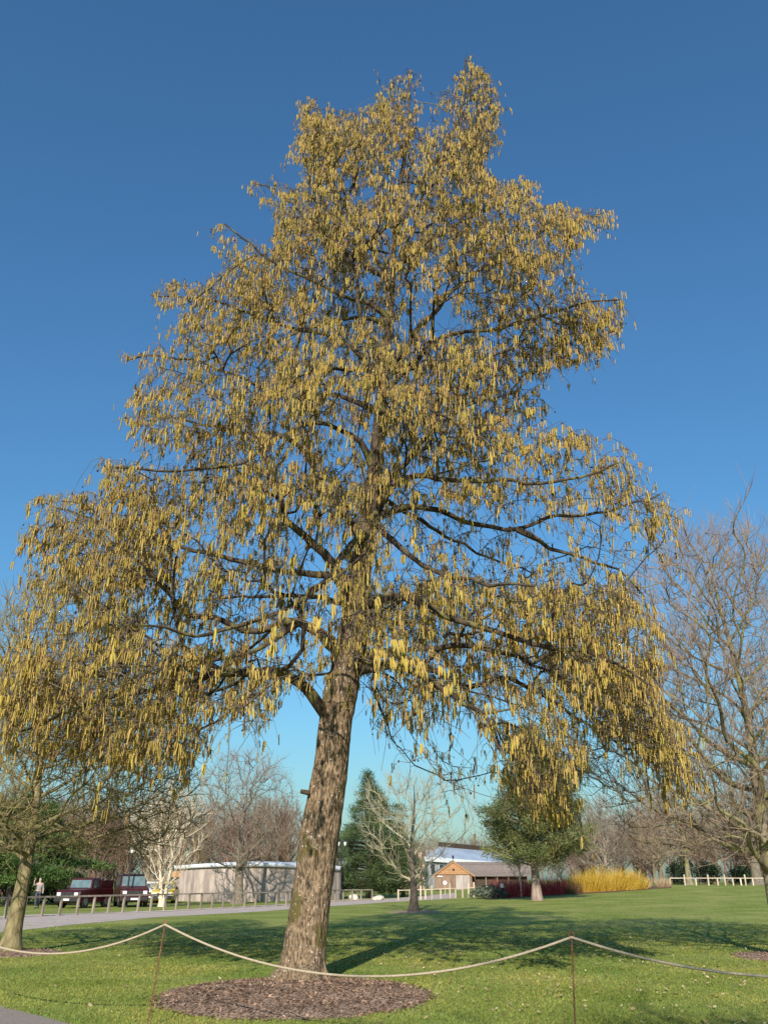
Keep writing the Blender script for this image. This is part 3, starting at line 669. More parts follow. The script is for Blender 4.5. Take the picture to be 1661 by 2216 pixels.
yt = G(895, 1974); bare_tree('young_tree', yt, 'young open-crowned bare tree with dark trunk base on the lawn', 7.4, 1.2, 3.6, .30, 12, 260, 8, M_DARKBARK, M_YTWIG, up=.62, profile='vase', leader=.9, twl=(.4, 1.0), ntw=2, twr=.010, tip=.012, e0=.55, bf=.4)
mulch_ring('mulch_bed', yt[:2], 1.5, 1.9, .05, 'mulch bed around the young open-crowned tree', 7)
bt = G(350, 1962); bare_tree('birch_tree', bt, 'multi-stemmed birch with pale cream bark behind the rail fence', 7.6, .8, 2.9, .26, 12, 420, 12, M_BIRCH, M_BIRCHTW, up=.9, profile='vase', leader=.9, twl=(.4, .9), ntw=2, twr=.012, tip=.014, e0=.95, stems=4, bf=.5)
wt = ground_at(517, 69); bare_tree('ash_tree', wt, 'grey bare tree with forked trunk standing before the curved board wall', 11.0, 2.2, 4.6, .48, 12, 900, 14, M_GREYBARK, M_GREYTWIG, up=.5, profile='round', leader=.8, twl=(.5, 1.1), ntw=2, twr=.011, tip=.015, e0=.55)
b1 = ground_at(1490, 97); bare_tree('small_oak_tree', b1, 'small bare tree with pale stout trunk just inside the white rail fence', 9.5, 2.6, 5.5, .42, 11, 700, 23, M_OAKBARK, M_OAKTWIG, up=.35, profile='round', leader=.8, twl=(.5, 1.2), ntw=2, twr=.013, tip=.017, e0=.25)
b2 = ground_at(1638, 97); bare_tree('grey_oak_tree', b2, 'thick grey-trunked bare tree inside the white rail fence, right of the small oak', 11.5, 3.4, 5.5, .72, 11, 800, 29, M_GREYBARK, M_GREYTWIG, up=.6, profile='round', leader=.85, twl=(.5, 1.2), ntw=2, twr=.013, tip=.017)
b3 = ground_at(1312, 125); bare_tree('pale_tree', b3, 'tall pale bare tree rising behind the yellow dogwood', 10.8, 1.5, 5.2, .35, 14, 800, 37, M_GREYTWIG, M_GREYTWIG, up=.85, profile='oval', leader=.9, twl=(.6, 1.4), ntw=2, twr=.016, tip=.02, e0=.9)
b4 = ground_at(1432, 115); bare_tree('thin_tree', b4, 'thin bare tree behind the dry ornamental grasses', 11.5, 2.2, 4.6, .30, 12, 700, 41, M_OAKBARK, M_GREYTWIG, up=.7, profile='oval', leader=.9, twl=(.6, 1.4), ntw=2, twr=.015, tip=.02)
for k, (px, Yd, H, lab) in enumerate([(1125, 76, 3.6, 'slender white birch among the red dogwood stems'), (1212, 78, 3.4, 'slender white birch between the red and the yellow dogwood')]):
    bare_tree('young_birch', ground_at(px, Yd), lab, H, 1.2, .8, .075, 5, 40, 50+k, M_BIRCH, M_BIRCHTW, up=.8, profile='oval', twl=(.3, .6), ntw=2, twr=.010, tip=.012, rcap=.03)
# trees behind the camera that throw the faint shade on the near lawn
bt0 = copy_tree(right_tree); bt0.location = (1.6, -9.3, 0); bt0.rotation_euler[2] = 2.0; bt0.scale = (1.05, 1.05, 1.05); bt0['label'] = 'bare oak behind the viewpoint that shades the near lawn'
# ---- the brown wood behind (nobody could count it)
M_WOOD = mat('winter_wood', (.17, .11, .08), (.29, .195, .145), scale=.25, rough=.95, attr='tone')
def wood(name, spots, label, seed, tone, dens=210):
    r = np.random.default_rng(seed); nb = NB()
    for (x, y, H, Rr) in spots:
        base = np.array([x, y, float(gz(x, y))-.1]); tn = np.array(tone)*(.75+.5*r.random())*np.array([1, 1+.08*r.normal(), 1+.12*r.normal()])
        P = base+np.stack([np.zeros(5), np.zeros(5), np.linspace(0, H*.8, 5)], 1)+np.vstack([np.zeros(3), r.normal(size=(4, 3))*.15]); nb.tubes(P[None], np.linspace(.2, .05, 5)[None], 5, [tn])
        nbr = dens//6; zz = H*(.12+.7*r.random(nbr)); az = r.random(nbr)*2*np.pi; el = r.uniform(.5, 1.2, nbr)
        d = np.stack([np.cos(az)*np.cos(el), np.sin(az)*np.cos(el), np.sin(el)], 1); L = Rr*(.6+.7*r.random(nbr))*np.clip(1.25-zz/H, .25, 1)
        b0 = base+np.stack([np.zeros(nbr), np.zeros(nbr), zz], 1); Pb = twig_set(b0, d, L, -.15*np.ones(nbr), 4, .06, r=r); nb.tubes(Pb, np.linspace(.05, .02, 4)[None].repeat(nbr, 0), 3, np.tile(tn, (nbr, 1)))
        k = r.integers(0, nbr, dens*5); f = r.integers(1, 4, dens*5); b1_ = Pb[k, f]; d1 = unit(unit(Pb[k, 3]-Pb[k, 0])*.7+r.normal(size=(dens*5, 3))*.6+np.array([0, 0, .35])); Lt = r.uniform(.4, 1.3, dens*5)[:, None]
        s = unit(np.cross(d1, r.normal(size=d1.shape)))*.016
        nb.tris(b1_-s, b1_+s, b1_+d1*Lt, np.tile(tn, (dens*5, 1))*(.8+.4*r.random((dens*5, 1))))
    return tag(obj(name, nb.mesh(name, False), M_WOOD), label, 'woodland', kind='stuff')
r = np.random.default_rng(77)
def spread(p0, p1, y0, y1, n, h0, h1, R0):
    o = []
    for i in range(n):
        Yd = r.uniform(y0, y1); px = r.uniform(p0, p1); g = ground_at(px, Yd); o.append((g[0], g[1], r.uniform(h0, h1)*Yd/100, R0*Yd/100*r.uniform(.8, 1.2)))
    return o
wood('woodland', spread(-60, 660, 95, 130, 75, 7.5, 11.5, 3.6), 'brown leafless wood behind the parked cars and board wall', 1, (1.0, .93, .88))
wood('woodland', spread(1230, 1720, 135, 170, 60, 4.5, 8.0, 3.4), 'purplish leafless wood behind the white rail fence', 2, (.95, .93, .98))
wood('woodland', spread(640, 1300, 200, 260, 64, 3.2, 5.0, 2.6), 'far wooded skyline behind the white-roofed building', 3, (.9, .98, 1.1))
# ---- undergrowth
M_EVER = mat('evergreen_leaf', (.02, .04, .015), (.05, .085, .03), scale=1.5, rough=.7, attr='tone')
def leafmass(nb, c, rad, n, size, r, tone=(1, 1, 1), surf=.5):
    d = unit(r.normal(size=(n, 3))); q = r.random(n)**(1/3*surf); P = np.asarray(c)+d*np.asarray(rad)*q[:, None]
    P = P+np.array([[.25*mnoise.noise((p[0]*1.3, p[1]*1.3, p[2]*1.3))*rad[0]]*3 for p in P])*.5
    a = unit(r.normal(size=(n, 3))); b = unit(np.cross(a, r.normal(size=(n, 3)))); s = size*(.6+.8*r.random(n))[:, None]
    col = np.array(tone)*(.6+.8*r.random(n))[:, None]; nb.tris(P-a*s, P+b*s*.6, P+a*s, col)
def bush(name, base, rad, n, size, m, label, seed, tone=(1, 1, 1), cat='bush', group=None):
    r = np.random.default_rng(seed); nb = NB(); base = np.asarray(base, float)
    for k in range(7):
        c = base+np.array([r.uniform(-.5, .5)*rad[0], r.uniform(-.5, .5)*rad[1], rad[2]*r.uniform(.35, .75)]); leafmass(nb, c, np.array(rad)*r.uniform(.4, .6), n//7, size, r, tone)
    root = thing(name, base, label, cat, group); obj('foliage', nb.mesh('foliage', False), m, root)
    st = NB(); az = r.random(9)*6.28; P = np.stack([base+np.array([math.cos(a)*rad[0]*.5, math.sin(a)*rad[1]*.4, rad[2]*.8])*t-np.array([0, 0, .05])*(1-t) for a in az for t in (0, .5, 1)]).reshape(9, 3, 3); st.tubes(P, np.array([[.04, .03, .015]]).repeat(9, 0), 4); obj('stems', st.mesh('stems'), M_DARKBARK, root)
    return root
for k, (px, Yd, rx, rz, lab) in enumerate([(1470, 106, 2.3, 2.3, 'dark evergreen bush behind the white rail fence, left of the small oak'), (1535, 108, 3.0, 2.1, 'dark evergreen bush behind the white rail fence, right of the small oak'), (1600, 107, 2.2, 1.8, 'low dark evergreen bush behind the white rail fence beside the grey oak'),
                                          (120, 72, 3.0, 2.3, 'dark laurel bush beside the person under the spreading cedar'), (30, 72, 3.4, 2.6, 'dark laurel bush behind the mossy tree')]):
    bush('evergreen_bush', ground_at(px, Yd), (rx, 1.4, rz), 2600, .13, M_EVER, lab, 60+k)
# ---- conifers
def conifer(name, base, label, H, z0, Rb, nwh, m, bark, seed, droop=.15, size=.22, per=26, upt=0.0, profile=1.0, tr=.22, tufts=7, blunt=.0, lobes=.0, nw=.11, nl=1.0):
    r = np.random.default_rng(seed); root = thing(name, base, label, 'tree')
    nb = NB(); P = np.stack([.03*H*np.sin(np.linspace(0, 4, 12)+seed)*np.linspace(0, 1, 12), np.zeros(12), np.linspace(-.05, H*.97, 12)], 1); R = tr*np.linspace(1, .08, 12)**.9; R[0] *= 1.35; nb.tubes(P[None], R[None], 12); obj('trunk', nb.mesh('trunk'), bark, root, world=False)
    br = NB(); fo = NB()
    for k in range(nwh):
        t = k/(nwh-1); z = z0+(H-z0)*t*.97; R_ = Rb*((1-t)**profile*(1-blunt)+blunt*math.sqrt(max(0, 1-t**2.2)))*np.clip(.8+4*t, 0, 1)*r.uniform(.78, 1.08)+.15
        az = k*2.399+r.normal()*.2; L = R_*(1+lobes*mnoise.noise((math.cos(az)*1.5, math.sin(az)*1.5, z*.5)))
        s = np.linspace(0, 1, 6)[:, None]; hd = np.array([math.cos(az), math.sin(az), 0]); c = np.array([np.interp(z, P[:, 2], P[:, 0]), 0, z])
        B = c+hd*L*s+np.array([0, 0, 1.])*(upt*L*s-droop*L*s**2); br.tubes(B[None], np.linspace(.02+.02*L, .012, 6)[None], 4)
        nt_ = max(3, int(tufts*L)); u = r.uniform(.18, 1.0, nt_)**.8; ctr = np.stack([np.interp(u, s[:, 0], B[:, j]) for j in range(3)], 1); sd = np.array([-math.sin(az), math.cos(az), 0]); wv = r.normal(size=nt_)*.28*L*(1.15-u)
        ctr = ctr+sd*wv[:, None]-np.array([0, 0, 1.])*np.abs(wv)[:, None]*droop
        n = nt_*per; cc = np.repeat(ctr, per, 0)+r.normal(size=(n, 3))*size*np.array([.7, .7, .32 if upt <= 0 else .5]); d = unit(hd*.5+r.normal(size=(n, 3))*.6+np.array([0, 0, .25 if upt > 0 else -.15]))
        sdv = unit(np.cross(d, r.normal(size=(n, 3))))*size*nw; Ln = nl*size*(.6+.7*r.random(n))[:, None]; tn = np.repeat(.6+.7*r.random(nt_), per)[:, None]*(.8+.4*r.random((n, 1)))*np.array([1, 1, 1])
        fo.tris(cc-sdv, cc+sdv, cc+d*Ln, tn)
    obj('branches', br.mesh('branches'), bark, root, world=False); obj('needles', fo.mesh('needles', False), m, root, world=False)
    return root
M_PINE = mat('pine_needles', (.095, .115, .035), (.18, .19, .065), scale=.7, rough=.6, attr='tone')
M_FIR = mat('fir_needles', (.045, .075, .025), (.09, .13, .04), scale=.6, rough=.6, attr='tone')
M_CEDAR = mat('cedar_needles', (.05, .10, .022), (.10, .16, .04), scale=.6, rough=.6, attr='tone')
M_PINEBARK = mat('pine_bark', (.22, .15, .115), (.40, .30, .25), scale=6, stretch=(1, 1, .4), rough=.95, bump=.02)
pb_ = G(1162, 1949); conifer('pine_tree', pb_, 'bushy green pine with bare lower trunk on the lawn beside the dogwoods', 12.4, 2.2, 4.0, 130, M_PINE, M_PINEBARK, 5, droop=.0, upt=.24, size=.46, per=75, blunt=.45, profile=.8, tr=.34, tufts=2.4, lobes=.8, nw=.06, nl=.65)
conifer('fir_tree', ground_at(798, 92), 'dark fir tree with drooping tiers behind the road fence', 12.2, .6, 5.6, 110, M_FIR, M_DARKBARK, 6, droop=.2, upt=.18, size=.36, per=24, profile=.85, nw=.07, tr=.28, tufts=6, lobes=.9)
conifer('fir_tree', ground_at(872, 94), 'shorter fir tree on the white pole side of the dark fir', 7.0, .6, 2.8, 50, M_FIR, M_DARKBARK, 8, droop=.18, upt=.1, size=.32, per=22, profile=.8, tr=.2, tufts=6, lobes=.3)
conifer('cedar_tree', ground_at(30, 66), 'wide cedar with flat green tiers behind the mossy tree', 7.6, 1.6, 6.8, 34, M_CEDAR, M_DARKBARK, 9, droop=.10, upt=.02, size=.34, per=26, profile=.6, tr=.4, tufts=9, blunt=.3)
# ---- dogwoods and grasses
def stems(name, base, rx, ry, h, n, m, label, seed, cat='shrub', r0=.009, fan=.28):
    r = np.random.default_rng(seed); a = r.random(n)*6.283; q = np.sqrt(r.random(n)); x = base[0]+rx*q*np.cos(a)*.92; y = base[1]+ry*q*np.sin(a); z = gz(x, y)-.03
    hh = h*np.sqrt(np.clip(1-.72*q**2.6, .1, 1))*r.uniform(.35, 1.12, n)*(1+.12*np.array([mnoise.noise((p*.8, 0, seed)) for p in x])); P0 = np.stack([x, y, z], 1); d = np.stack([np.cos(a)*q*fan+r.normal(size=n)*.1, np.sin(a)*q*fan+r.normal(size=n)*.1, np.ones(n)], 1)
    P = twig_set(P0, d, hh, np.zeros(n), 4, .03, r=r); nb = NB(); nb.tubes(P, np.linspace(r0, r0*.4, 4)[None].repeat(n, 0), 3, (.45+.8*r.random(n))[:, None]*np.ones((1, 3)))
    root = thing(name, (base[0], base[1], float(gz(base[0], base[1]))), label, cat); tag(obj('stems', nb.mesh('stems'), m, root), kind='stuff')
    return root
M_YDOG = mat('yellow_stems', (.58, .35, .035), (.74, .50, .08), scale=1, rough=.6, attr='tone')
M_RDOG = mat('red_stems', (.55, .065, .08), (.70, .13, .13), scale=1, rough=.6, attr='tone')
M_OLDOG = mat('olive_stems', (.20, .12, .05), (.30, .17, .07), scale=1, rough=.6, attr='tone')
M_STRAW = mat('straw_grass', (.50, .34, .19), (.66, .48, .29), scale=1, rough=.8, attr='tone')
yb = ground_at(1302, 80)
for k, (px, wd, h, lab) in enumerate([(1262, 2.4, 1.75, 'yellow-stemmed dogwood clump beside the slender birch'), (1305, 2.5, 2.05, 'tallest yellow-stemmed dogwood clump, in the middle of the row'), (1350, 2.0, 1.6, 'yellow-stemmed dogwood clump beside the dry grasses')]):
    stems('yellow_dogwood', ground_at(px, 80+k*.6), wd, 1.6, h, 1500, M_YDOG, lab, 90+k, r0=.012, fan=.6)
for k, (px, wd, h, m, lab) in enumerate([(1098, 1.6, 1.55, M_RDOG, 'crimson dogwood clump on the barn side of the pine'), (1140, 1.5, 1.35, M_RDOG, 'crimson dogwood clump right behind the pine trunk'), (1185, 1.5, 1.4, M_RDOG, 'crimson dogwood clump between pine trunk and slender birch'), (1226, 1.2, 1.2, M_OLDOG, 'olive-brown dogwood clump beside the slender birch')]):
    stems('red_dogwood', ground_at(px, 77+k*.5), wd, 1.3, h, 1300, m, lab, 95+k, r0=.012, fan=.5)
for k, (px, h, lab) in enumerate([(1398, .95, 'tuft of straw-coloured dry grass beside the yellow dogwood'), (1428, 1.25, 'tallest tuft of straw-coloured dry grass beside the rail fence end'), (1440, 1.0, 'tuft of straw-coloured dry grass touching the rail fence end')]):
    stems('dry_grass', ground_at(px, 84), .32, .3, h, 160, M_STRAW, lab, 110+k, cat='grass', r0=.011, fan=.7)
M_JUNIP = mat('grey_green_leaf', (.10, .125, .08), (.18, .20, .14), scale=2, attr='tone')
bush('juniper_bush', ground_at(1062, 76), (1.9, 1.2, .8), 1800, .12, M_JUNIP, 'low grey-green juniper beside the red dogwood', 71)
M_BED = mat('bed_soil', (.13, .06, .04), (.23, .115, .075), scale=3, rough=.95)
tag(strip('planting_bed', [ground_at(px, yy) for px, yy in ((1050, 73), (1120, 74.5), (1220, 75.5), (1330, 77), (1450, 82))], [ground_at(px, yy) for px, yy in ((1050, 82), (1120, 83), (1220, 86), (1330, 88), (1450, 88))], .02, M_BED), kind='structure')
# ================================================================== built things
M_RAILW = mat('weathered_rail', (.20, .165, .125), (.34, .28, .215), scale=5, stretch=(1, 1, .3), rough=.9, randomize=.15)
M_POSTW = mat('bleached_post', (.46, .37, .27), (.62, .51, .39), scale=6, stretch=(1, 1, .3), rough=.9, randomize=.15)
M_DARKMETAL = mat('black_metal', (.02, .02, .022), (.03, .03, .03), rough=.5)
M_LAMPGLASS = mat('white_lamp_glass', (.80, .80, .78), (.85, .85, .84), rough=.3)
def fence(name, spots, label, heights, rail_h, pw, mp_, mr_, lean=0.0, rail=(.09, .09), skip=()):
    root = thing(name, spots[0], label, 'fence')
    tops = []
    for i, p in enumerate(spots):
        h = heights[i % len(heights)]; mb = MB()
        nx = spots[min(i+1, len(spots)-1)]; pv = spots[max(i-1, 0)]; rz = math.atan2(nx[1]-pv[1], nx[0]-pv[0])
        mb.box((p[0], p[1], p[2]+h/2-.1), (pw, pw, h+.2), rz=rz, shear=(lean, 0)); mb.build('post', mp_, root, bevel=.01)
        tops.append(np.array([p[0]+lean*math.cos(rz)*.9, p[1]+lean*math.sin(rz)*.9, p[2]]))
    for i in range(len(spots)-1):
        if i in skip: continue
        a, b = tops[i].copy(), tops[i+1].copy(); a[2] += rail_h; b[2] += rail_h; mb = MB(); d = (b-a); L = np.linalg.norm(d); d /= L
        mb.beam(a+d*.003, b-d*.003, rail[0], rail[1]); mb.build('rail', mr_, root, bevel=.008)
    return root
FP = [(-75, 1996), (-30, 1991.5), (10, 1988), (50, 1985.5), (90, 1983.5), (128, 1981.5), (165, 1980), (200, 1978.5), (233, 1977), (265, 1975.5), (297, 1974), (325, 1973), (354, 1971.5), (380, 1970), (407, 1969), (434, 1967.6), (458, 1966.6), (482, 1965.6), (505, 1964.7), (529, 1963.9), (552, 1963), (575, 1962), (598, 1961), (619, 1960), (641, 1958.7), (663, 1957), (684, 1955), (704, 1953.2), (724, 1951.8), (742, 1950.9), (761, 1950.4), (780, 1950), (804, 1949.6)]
fence('rail_fence', [G(*p) for p in FP], 'long low timber rail fence with single top rail along the road', [.83], .86, .10, M_RAILW, M_RAILW, lean=.05, rail=(.11, .08))
fp2 = [861, 886, 909, 919, 933, 952, 972, 984, 999, 1012, 1024, 1045, 1062]
fence('post_fence', [ground_at(p, 80+i*.15) for i, p in enumerate(fp2)], 'pale timber post fence by the barn drive, tall and short posts', [.85, .85, 1.15, .75, 1.1, .75, 1.2, .72, .72, 1.1, 1.2, .6, .6], .78, .12, M_POSTW, M_POSTW, rail=(.07, .07), skip=(10,))
fp3 = [1448, 1480, 1504, 1531, 1551, 1567, 1584, 1601, 1611, 1627, 1655, 1690]
fence('white_rail_fence', [ground_at(p, 91) for p in fp3], 'bleached pale post and rail fence along the top of the lawn', [.62, .98, .62, .98, .62, .98, .62, .62, .98, .62, .98, .62], .66, .13, M_POSTW, M_POSTW, rail=(.07, .08))
# ---- lamp posts
def lantern(root, x, z):
    MB().lathe([(.05, 0), (.085, .05), (.16, .34), (.17, .36)], (x, 0, z), 10).build('lamp_glass', M_LAMPGLASS, root, world=False, smooth=True)
    MB().lathe([(.25, 0), (.24, .04), (.10, .17), (.03, .2), (.03, .27), (.01, .28)], (x, 0, z+.365), 10).build('lamp_cap', M_DARKMETAL, root, world=False)
def lamp_post(base, H, label, heads):
    root = thing('street_lamp', base, label, 'street lamp')
    MB().lathe([(.11, -.05), (.11, .5), (.075, .6), (.06, .9), (.045, H-.75)], (0, 0, 0), 10).build('post', M_DARKMETAL, root, world=False)
    if heads == 1: lantern(root, 0, H-.75)
    else:
        MB().beam((-.36, 0, H-.8), (.36, 0, H-.8), .06, .06).build('cross_arm', M_DARKMETAL, root, world=False)
        for s in (-.3, .3): lantern(root, s, H-.77)
    return root
lb = G(272, 1963.5); lo_ = lamp_post(lb, at(288, 1820, lb[1])[2], 'black lamp post with one white lantern standing before the parked jeep', 1); lo_.rotation_euler[1] = .012
l2 = ground_at(738, 84); lamp_post(l2, at(743, 1811, 84)[2], 'black lamp post with twin white lanterns beside the dark fir', 2)
# ---- curved board building
M_BOARD = mat('silvered_boards', (.33, .265, .22), (.52, .43, .365), scale=3, stretch=(1, 1, .25), rough=.9, randomize=.22)
M_WHITESHEET = mat('white_roof_edge', (.72, .73, .74), (.80, .81, .82), scale=2, rough=.5)
M_ORANGEWOOD = mat('orange_timber', (.52, .24, .09), (.66, .33, .14), scale=4, stretch=(1, 1, .3), rough=.8, randomize=.1)
def arc(u):
    p = ground_at(376+360*u, 76+26*(u-.38)**2); return p
def arc_top(u): return 2.28+.36*math.sin(math.pi*min(1, max(0, .15+u*.75)))
pav = thing('board_building', arc(.5), 'low curved building clad in silvered vertical boards with white roof edge', 'building')
us = np.linspace(0, 1, 66)
for i in range(65):
    u = (us[i]+us[i+1])/2; a, b = arc(us[i]), arc(us[i+1]); L = np.linalg.norm(b-a); c = (a+b)/2; h = arc_top(u)
    MB().box((c[0], c[1]+.03*(i % 2), c[2]+h/2-.05), (L*.94, .04, h), rz=math.atan2(b[1]-a[1], b[0]-a[0])).build('board', M_BOARD if i > 3 else M_BOARD, pav)
core = []; 
for i in range(65): core.append(arc(us[i]))
V = []; 
for i in range(66):
    p = arc(us[i]); h = arc_top(us[i]); V += [(p[0], p[1]+.09, p[2]-.05), (p[0], p[1]+.09, p[2]+h-.02), (p[0]*.99, p[1]+6, p[2]+h+.25)]
q = [[3*i, 3*i+3, 3*i+4, 3*i+1] for i in range(65)]; obj('inner_wall', np_mesh('inner_wall', V, q), M_DARKBARK, pav)
V2 = []
for i in range(66):
    p = arc(us[i]); h = arc_top(us[i]); V2 += [(p[0], p[1]-.28, p[2]+h+.01), (p[0], p[1]-.28, p[2]+h+.30), (p[0]*.99, p[1]+6, p[2]+h+.5), (p[0], p[1]+.1, p[2]+h+.012)]
q = [f for i in range(65) for f in ([4*i, 4*i+4, 4*i+5, 4*i+1], [4*i+1, 4*i+5, 4*i+6, 4*i+2], [4*i+3, 4*i+7, 4*i+4, 4*i])]; obj('roof', np_mesh('roof', V2, q), M_WHITESHEET, pav)
p = arc(.035); MB().box((p[0]+.12, p[1]-.05, p[2]+2.08), (1.5, .05, .45)).build('gable_panel', M_ORANGEWOOD, pav)
# ---- barn with gabled wing
M_TILE = mat('brown_roof_tile', (.16, .125, .11), (.26, .21, .18), scale=6, rough=.9, randomize=.12)
M_DOORB = mat('brown_door', (.20, .125, .085), (.31, .21, .15), scale=4, stretch=(1, 1, .2), rough=.9, randomize=.1)
M_DOORG = mat('greyed_door', (.36, .30, .27), (.48, .41, .37), scale=4, stretch=(1, 1, .2), rough=.9, randomize=.1)
M_SHING = mat('orange_shingles', (.36, .185, .085), (.50, .275, .14), scale=9, rough=.85, randomize=.12)
M_RECESS = mat('dark_timber', (.05, .035, .025), (.09, .06, .04), scale=4)
M_SIGNW = mat('white_sign_face', (.78, .78, .76), (.82, .82, .80), rough=.4)
bb = ground_at(981, 130); barn = thing('barn', bb, 'timber barn with orange gable, double doors and long brown tiled roof', 'building')
w2, ev, ap = 2.62, 1.95, 3.62
def BM(): return MB()
BM().box((0, .35, ev/2), (2*w2-.06, .5, ev)).build('wall', M_DOORB, barn, world=False)
for s, m, nm in ((-1, M_DOORB, 'brown left door leaf'), (1, M_DOORG, 'greyed right door leaf')):
    d = BM().box((s*1.0+.25, .085, .93), (1.9, .05, 1.84)).build('door', m, barn, world=False); d['label'] = nm
    for k in range(6): BM().box((s*1.0+.25-.8+k*.32, .045, .93), (.29, .025, 1.8)).build('plank', m, d, world=False)
tri = BM().prism([(-w2, ev), (w2, ev), (0, ap-.05)], .02, .3).build('gable', M_SHING, barn, world=False)
for k in range(7):
    z = ev+.03+k*.225; hw = w2*(1-(z-ev)/(ap-ev))*.93; BM().box((0, -.005, z+.1), (2*hw, .03, .21)).build('shingle_course', M_SHING, tri, world=False)
BM().box((.02, -.05, ev+.62), (.3, .05, .3)).build('vent', M_RECESS, barn, world=False)
for s in (-1, 1):
    BM().beam((s*(w2+.35), -.12, ev-.22), (0, -.12, ap+.02), .1, .2).build('bargeboard', M_SHING, barn, world=False)
    V = [(s*(w2+.4), -.2, ev-.2), (0, -.2, ap+.08), (0, 5, ap+.08), (s*(w2+.4), 5, ev-.2)]
    MB().add([*V, *[(a, b, c+.1) for a, b, c in V]], [(0, 1, 2, 3), (7, 6, 5, 4), (0, 4, 5, 1), (1, 5, 6, 2), (2, 6, 7, 3), (3, 7, 4, 0)]).build('wing_roof', M_TILE, barn, world=False)
BM().lathe([(.05, 0), (.05, .25), (.14, .3), (.14, .55), (.03, .72)], (0, -.05, ap+.15), 8).build('finial', M_DARKMETAL, barn, world=False)
BM().box((-1.9, -.02, 1.72), (.7, .04, .12)).build('sign_board', M_SIGNW, barn, world=False)
Lr = 9.0; e_y, r_y = 1.6, 4.8
mr = thing  # long wing parts
BM().box((w2+Lr/2-1, 4.2, .9), (Lr, 3.6, 1.8)).build('long_wall', M_RECESS, barn, world=False)
for k in range(5): BM().box((w2+.5+k*1.6, 1.95, .9), (.14, .14, 1.8)).build('porch_post', M_DOORB, barn, world=False)
for k in range(9):
    t0, t1 = k/9, (k+1)/9; ya, yb_ = e_y+(r_y-e_y)*t0, e_y+(r_y-e_y)*t1+.08; za, zb = 1.72+(ap-1.72)*t0, 1.72+(ap-1.72)*t1+.03
    x0, x1 = .2+t0*(-1.2)+1.2, w2+Lr
    MB().add([(x0, ya, za), (x1, ya, za), (x1, yb_, zb), (x0, yb_, zb), (x0, ya, za+.07), (x1, ya, za+.07), (x1, yb_, zb+.03), (x0, yb_, zb+.03)], [(0, 1, 2, 3), (7, 6, 5, 4), (0, 4, 5, 1), (1, 5, 6, 2), (2, 6, 7, 3), (3, 7, 4, 0)]).build('tile_course', M_TILE, barn, world=False)
MB().add([(1.0, r_y, ap+.02), (w2+Lr, r_y, ap+.02), (w2+Lr, r_y+3.2, 1.72), (1.0, r_y+3.2, 1.72)], [(0, 1, 2, 3)]).build('back_roof', M_TILE, barn, world=False)
# ---- white-roofed building and brick house behind
M_WBLUE = mat('pale_metal_roof', (.34, .39, .46), (.42, .47, .54), scale=.5, rough=.4)
M_GLASSD = mat('dark_window_glass', (.03, .04, .05), (.06, .07, .08), rough=.1, spec=.6)
M_GREYWALL = mat('grey_render', (.30, .29, .28), (.38, .37, .36), scale=1)
M_BRICK = mat('pink_brick', (.50, .30, .22), (.62, .40, .31), scale=6, rough=.9)
E0, E1, R0, R1 = at(918, 1861, 168), at(1125, 1876, 186), at(950, 1836, 179), at(1140, 1853, 200)
wb = thing('white_roofed_building', ground_at(1010, 172), 'long modern building with pale sloping roof and dark ridge strip', 'building')
def slab(name, P, th, m, parent):
    P = [np.asarray(p, float) for p in P]; up_ = np.array([0, 0, th]); k = len(P)
    return MB().add([*P, *[p+up_ for p in P]], [tuple(range(k)), tuple(range(2*k-1, k-1, -1))]+[(i, k+i, k+(i+1) % k, (i+1) % k) for i in range(k)]).build(name, m, parent)
slab('roof', [E0, E1, R1, R0], .35, M_WBLUE, wb)
f = np.array([0, -.06, -.1]); MB().beam(E0+f+np.array([0, 0, .3]), E1+f+np.array([0, 0, .3]), .1, .75).build('fascia', M_WHITESHEET, wb)
MB().beam(R0+np.array([0, .2, .75]), R1+np.array([0, .2, .75]), .5, .85).build('ridge_strip', M_RECESS, wb)
inn = np.array([.6, 1.2, -.1]); w0, w1 = E0+inn, E1+inn
MB().add([(w0[0], w0[1], 0), (w1[0], w1[1], 0), (w1[0], w1[1]+9, 0), (w0[0], w0[1]+9, 0), tuple(w0), tuple(w1), (w1[0], w1[1]+9, R1[2]-.1), (w0[0], w0[1]+9, R0[2]-.3)], [(0, 1, 5, 4), (1, 2, 6, 5), (2, 3, 7, 6), (3, 0, 4, 7)]).build('wall', M_GREYWALL, wb)
dvec = (w1-w0); dl_ = np.linalg.norm(dvec[:2]); rzb = math.atan2(dvec[1], dvec[0])
for k in range(7):
    c = w0+dvec*(.05+k*.085); win = MB().box((c[0], c[1]-.06, c[2]-1.35), (1.25, .06, 1.9), rz=rzb).build('window', M_WHITESHEET, wb)
    MB().box((c[0], c[1]-.11, c[2]-1.35), (1.08, .05, 1.7), rz=rzb).build('pane', M_GLASSD, win)
hb = ground_at(889, 158); house = thing('brick_house', hb, 'pink brick house end with low chimney beside the white pole', 'building')
MB().box((0, 2, 2.2), (4.6, 4, 4.4)).build('wall', M_BRICK, house, world=False)
MB().prism([(-2.5, 4.4), (2.5, 4.4), (2.5, 4.5), (0, 5.4), (-2.5, 4.5)], -.2, 4.2).build('roof', M_TILE, house, world=False)
MB().box((1.6, 1.2, 5.3), (.6, .6, 1.1)).build('chimney', M_BRICK, house, world=False)
for s in (-1.1, 1.1):
    wn = MB().box((s, -.03, 2.9), (1.0, .06, 1.2)).build('window', M_WHITESHEET, house, world=False); MB().box((s, -.08, 2.9), (.84, .05, 1.04)).build('pane', M_GLASSD, wn, world=False)
fpb = ground_at(885, 100); fl = thing('flagpole', fpb, 'tall slim white pole in front of the fir trees', 'pole')
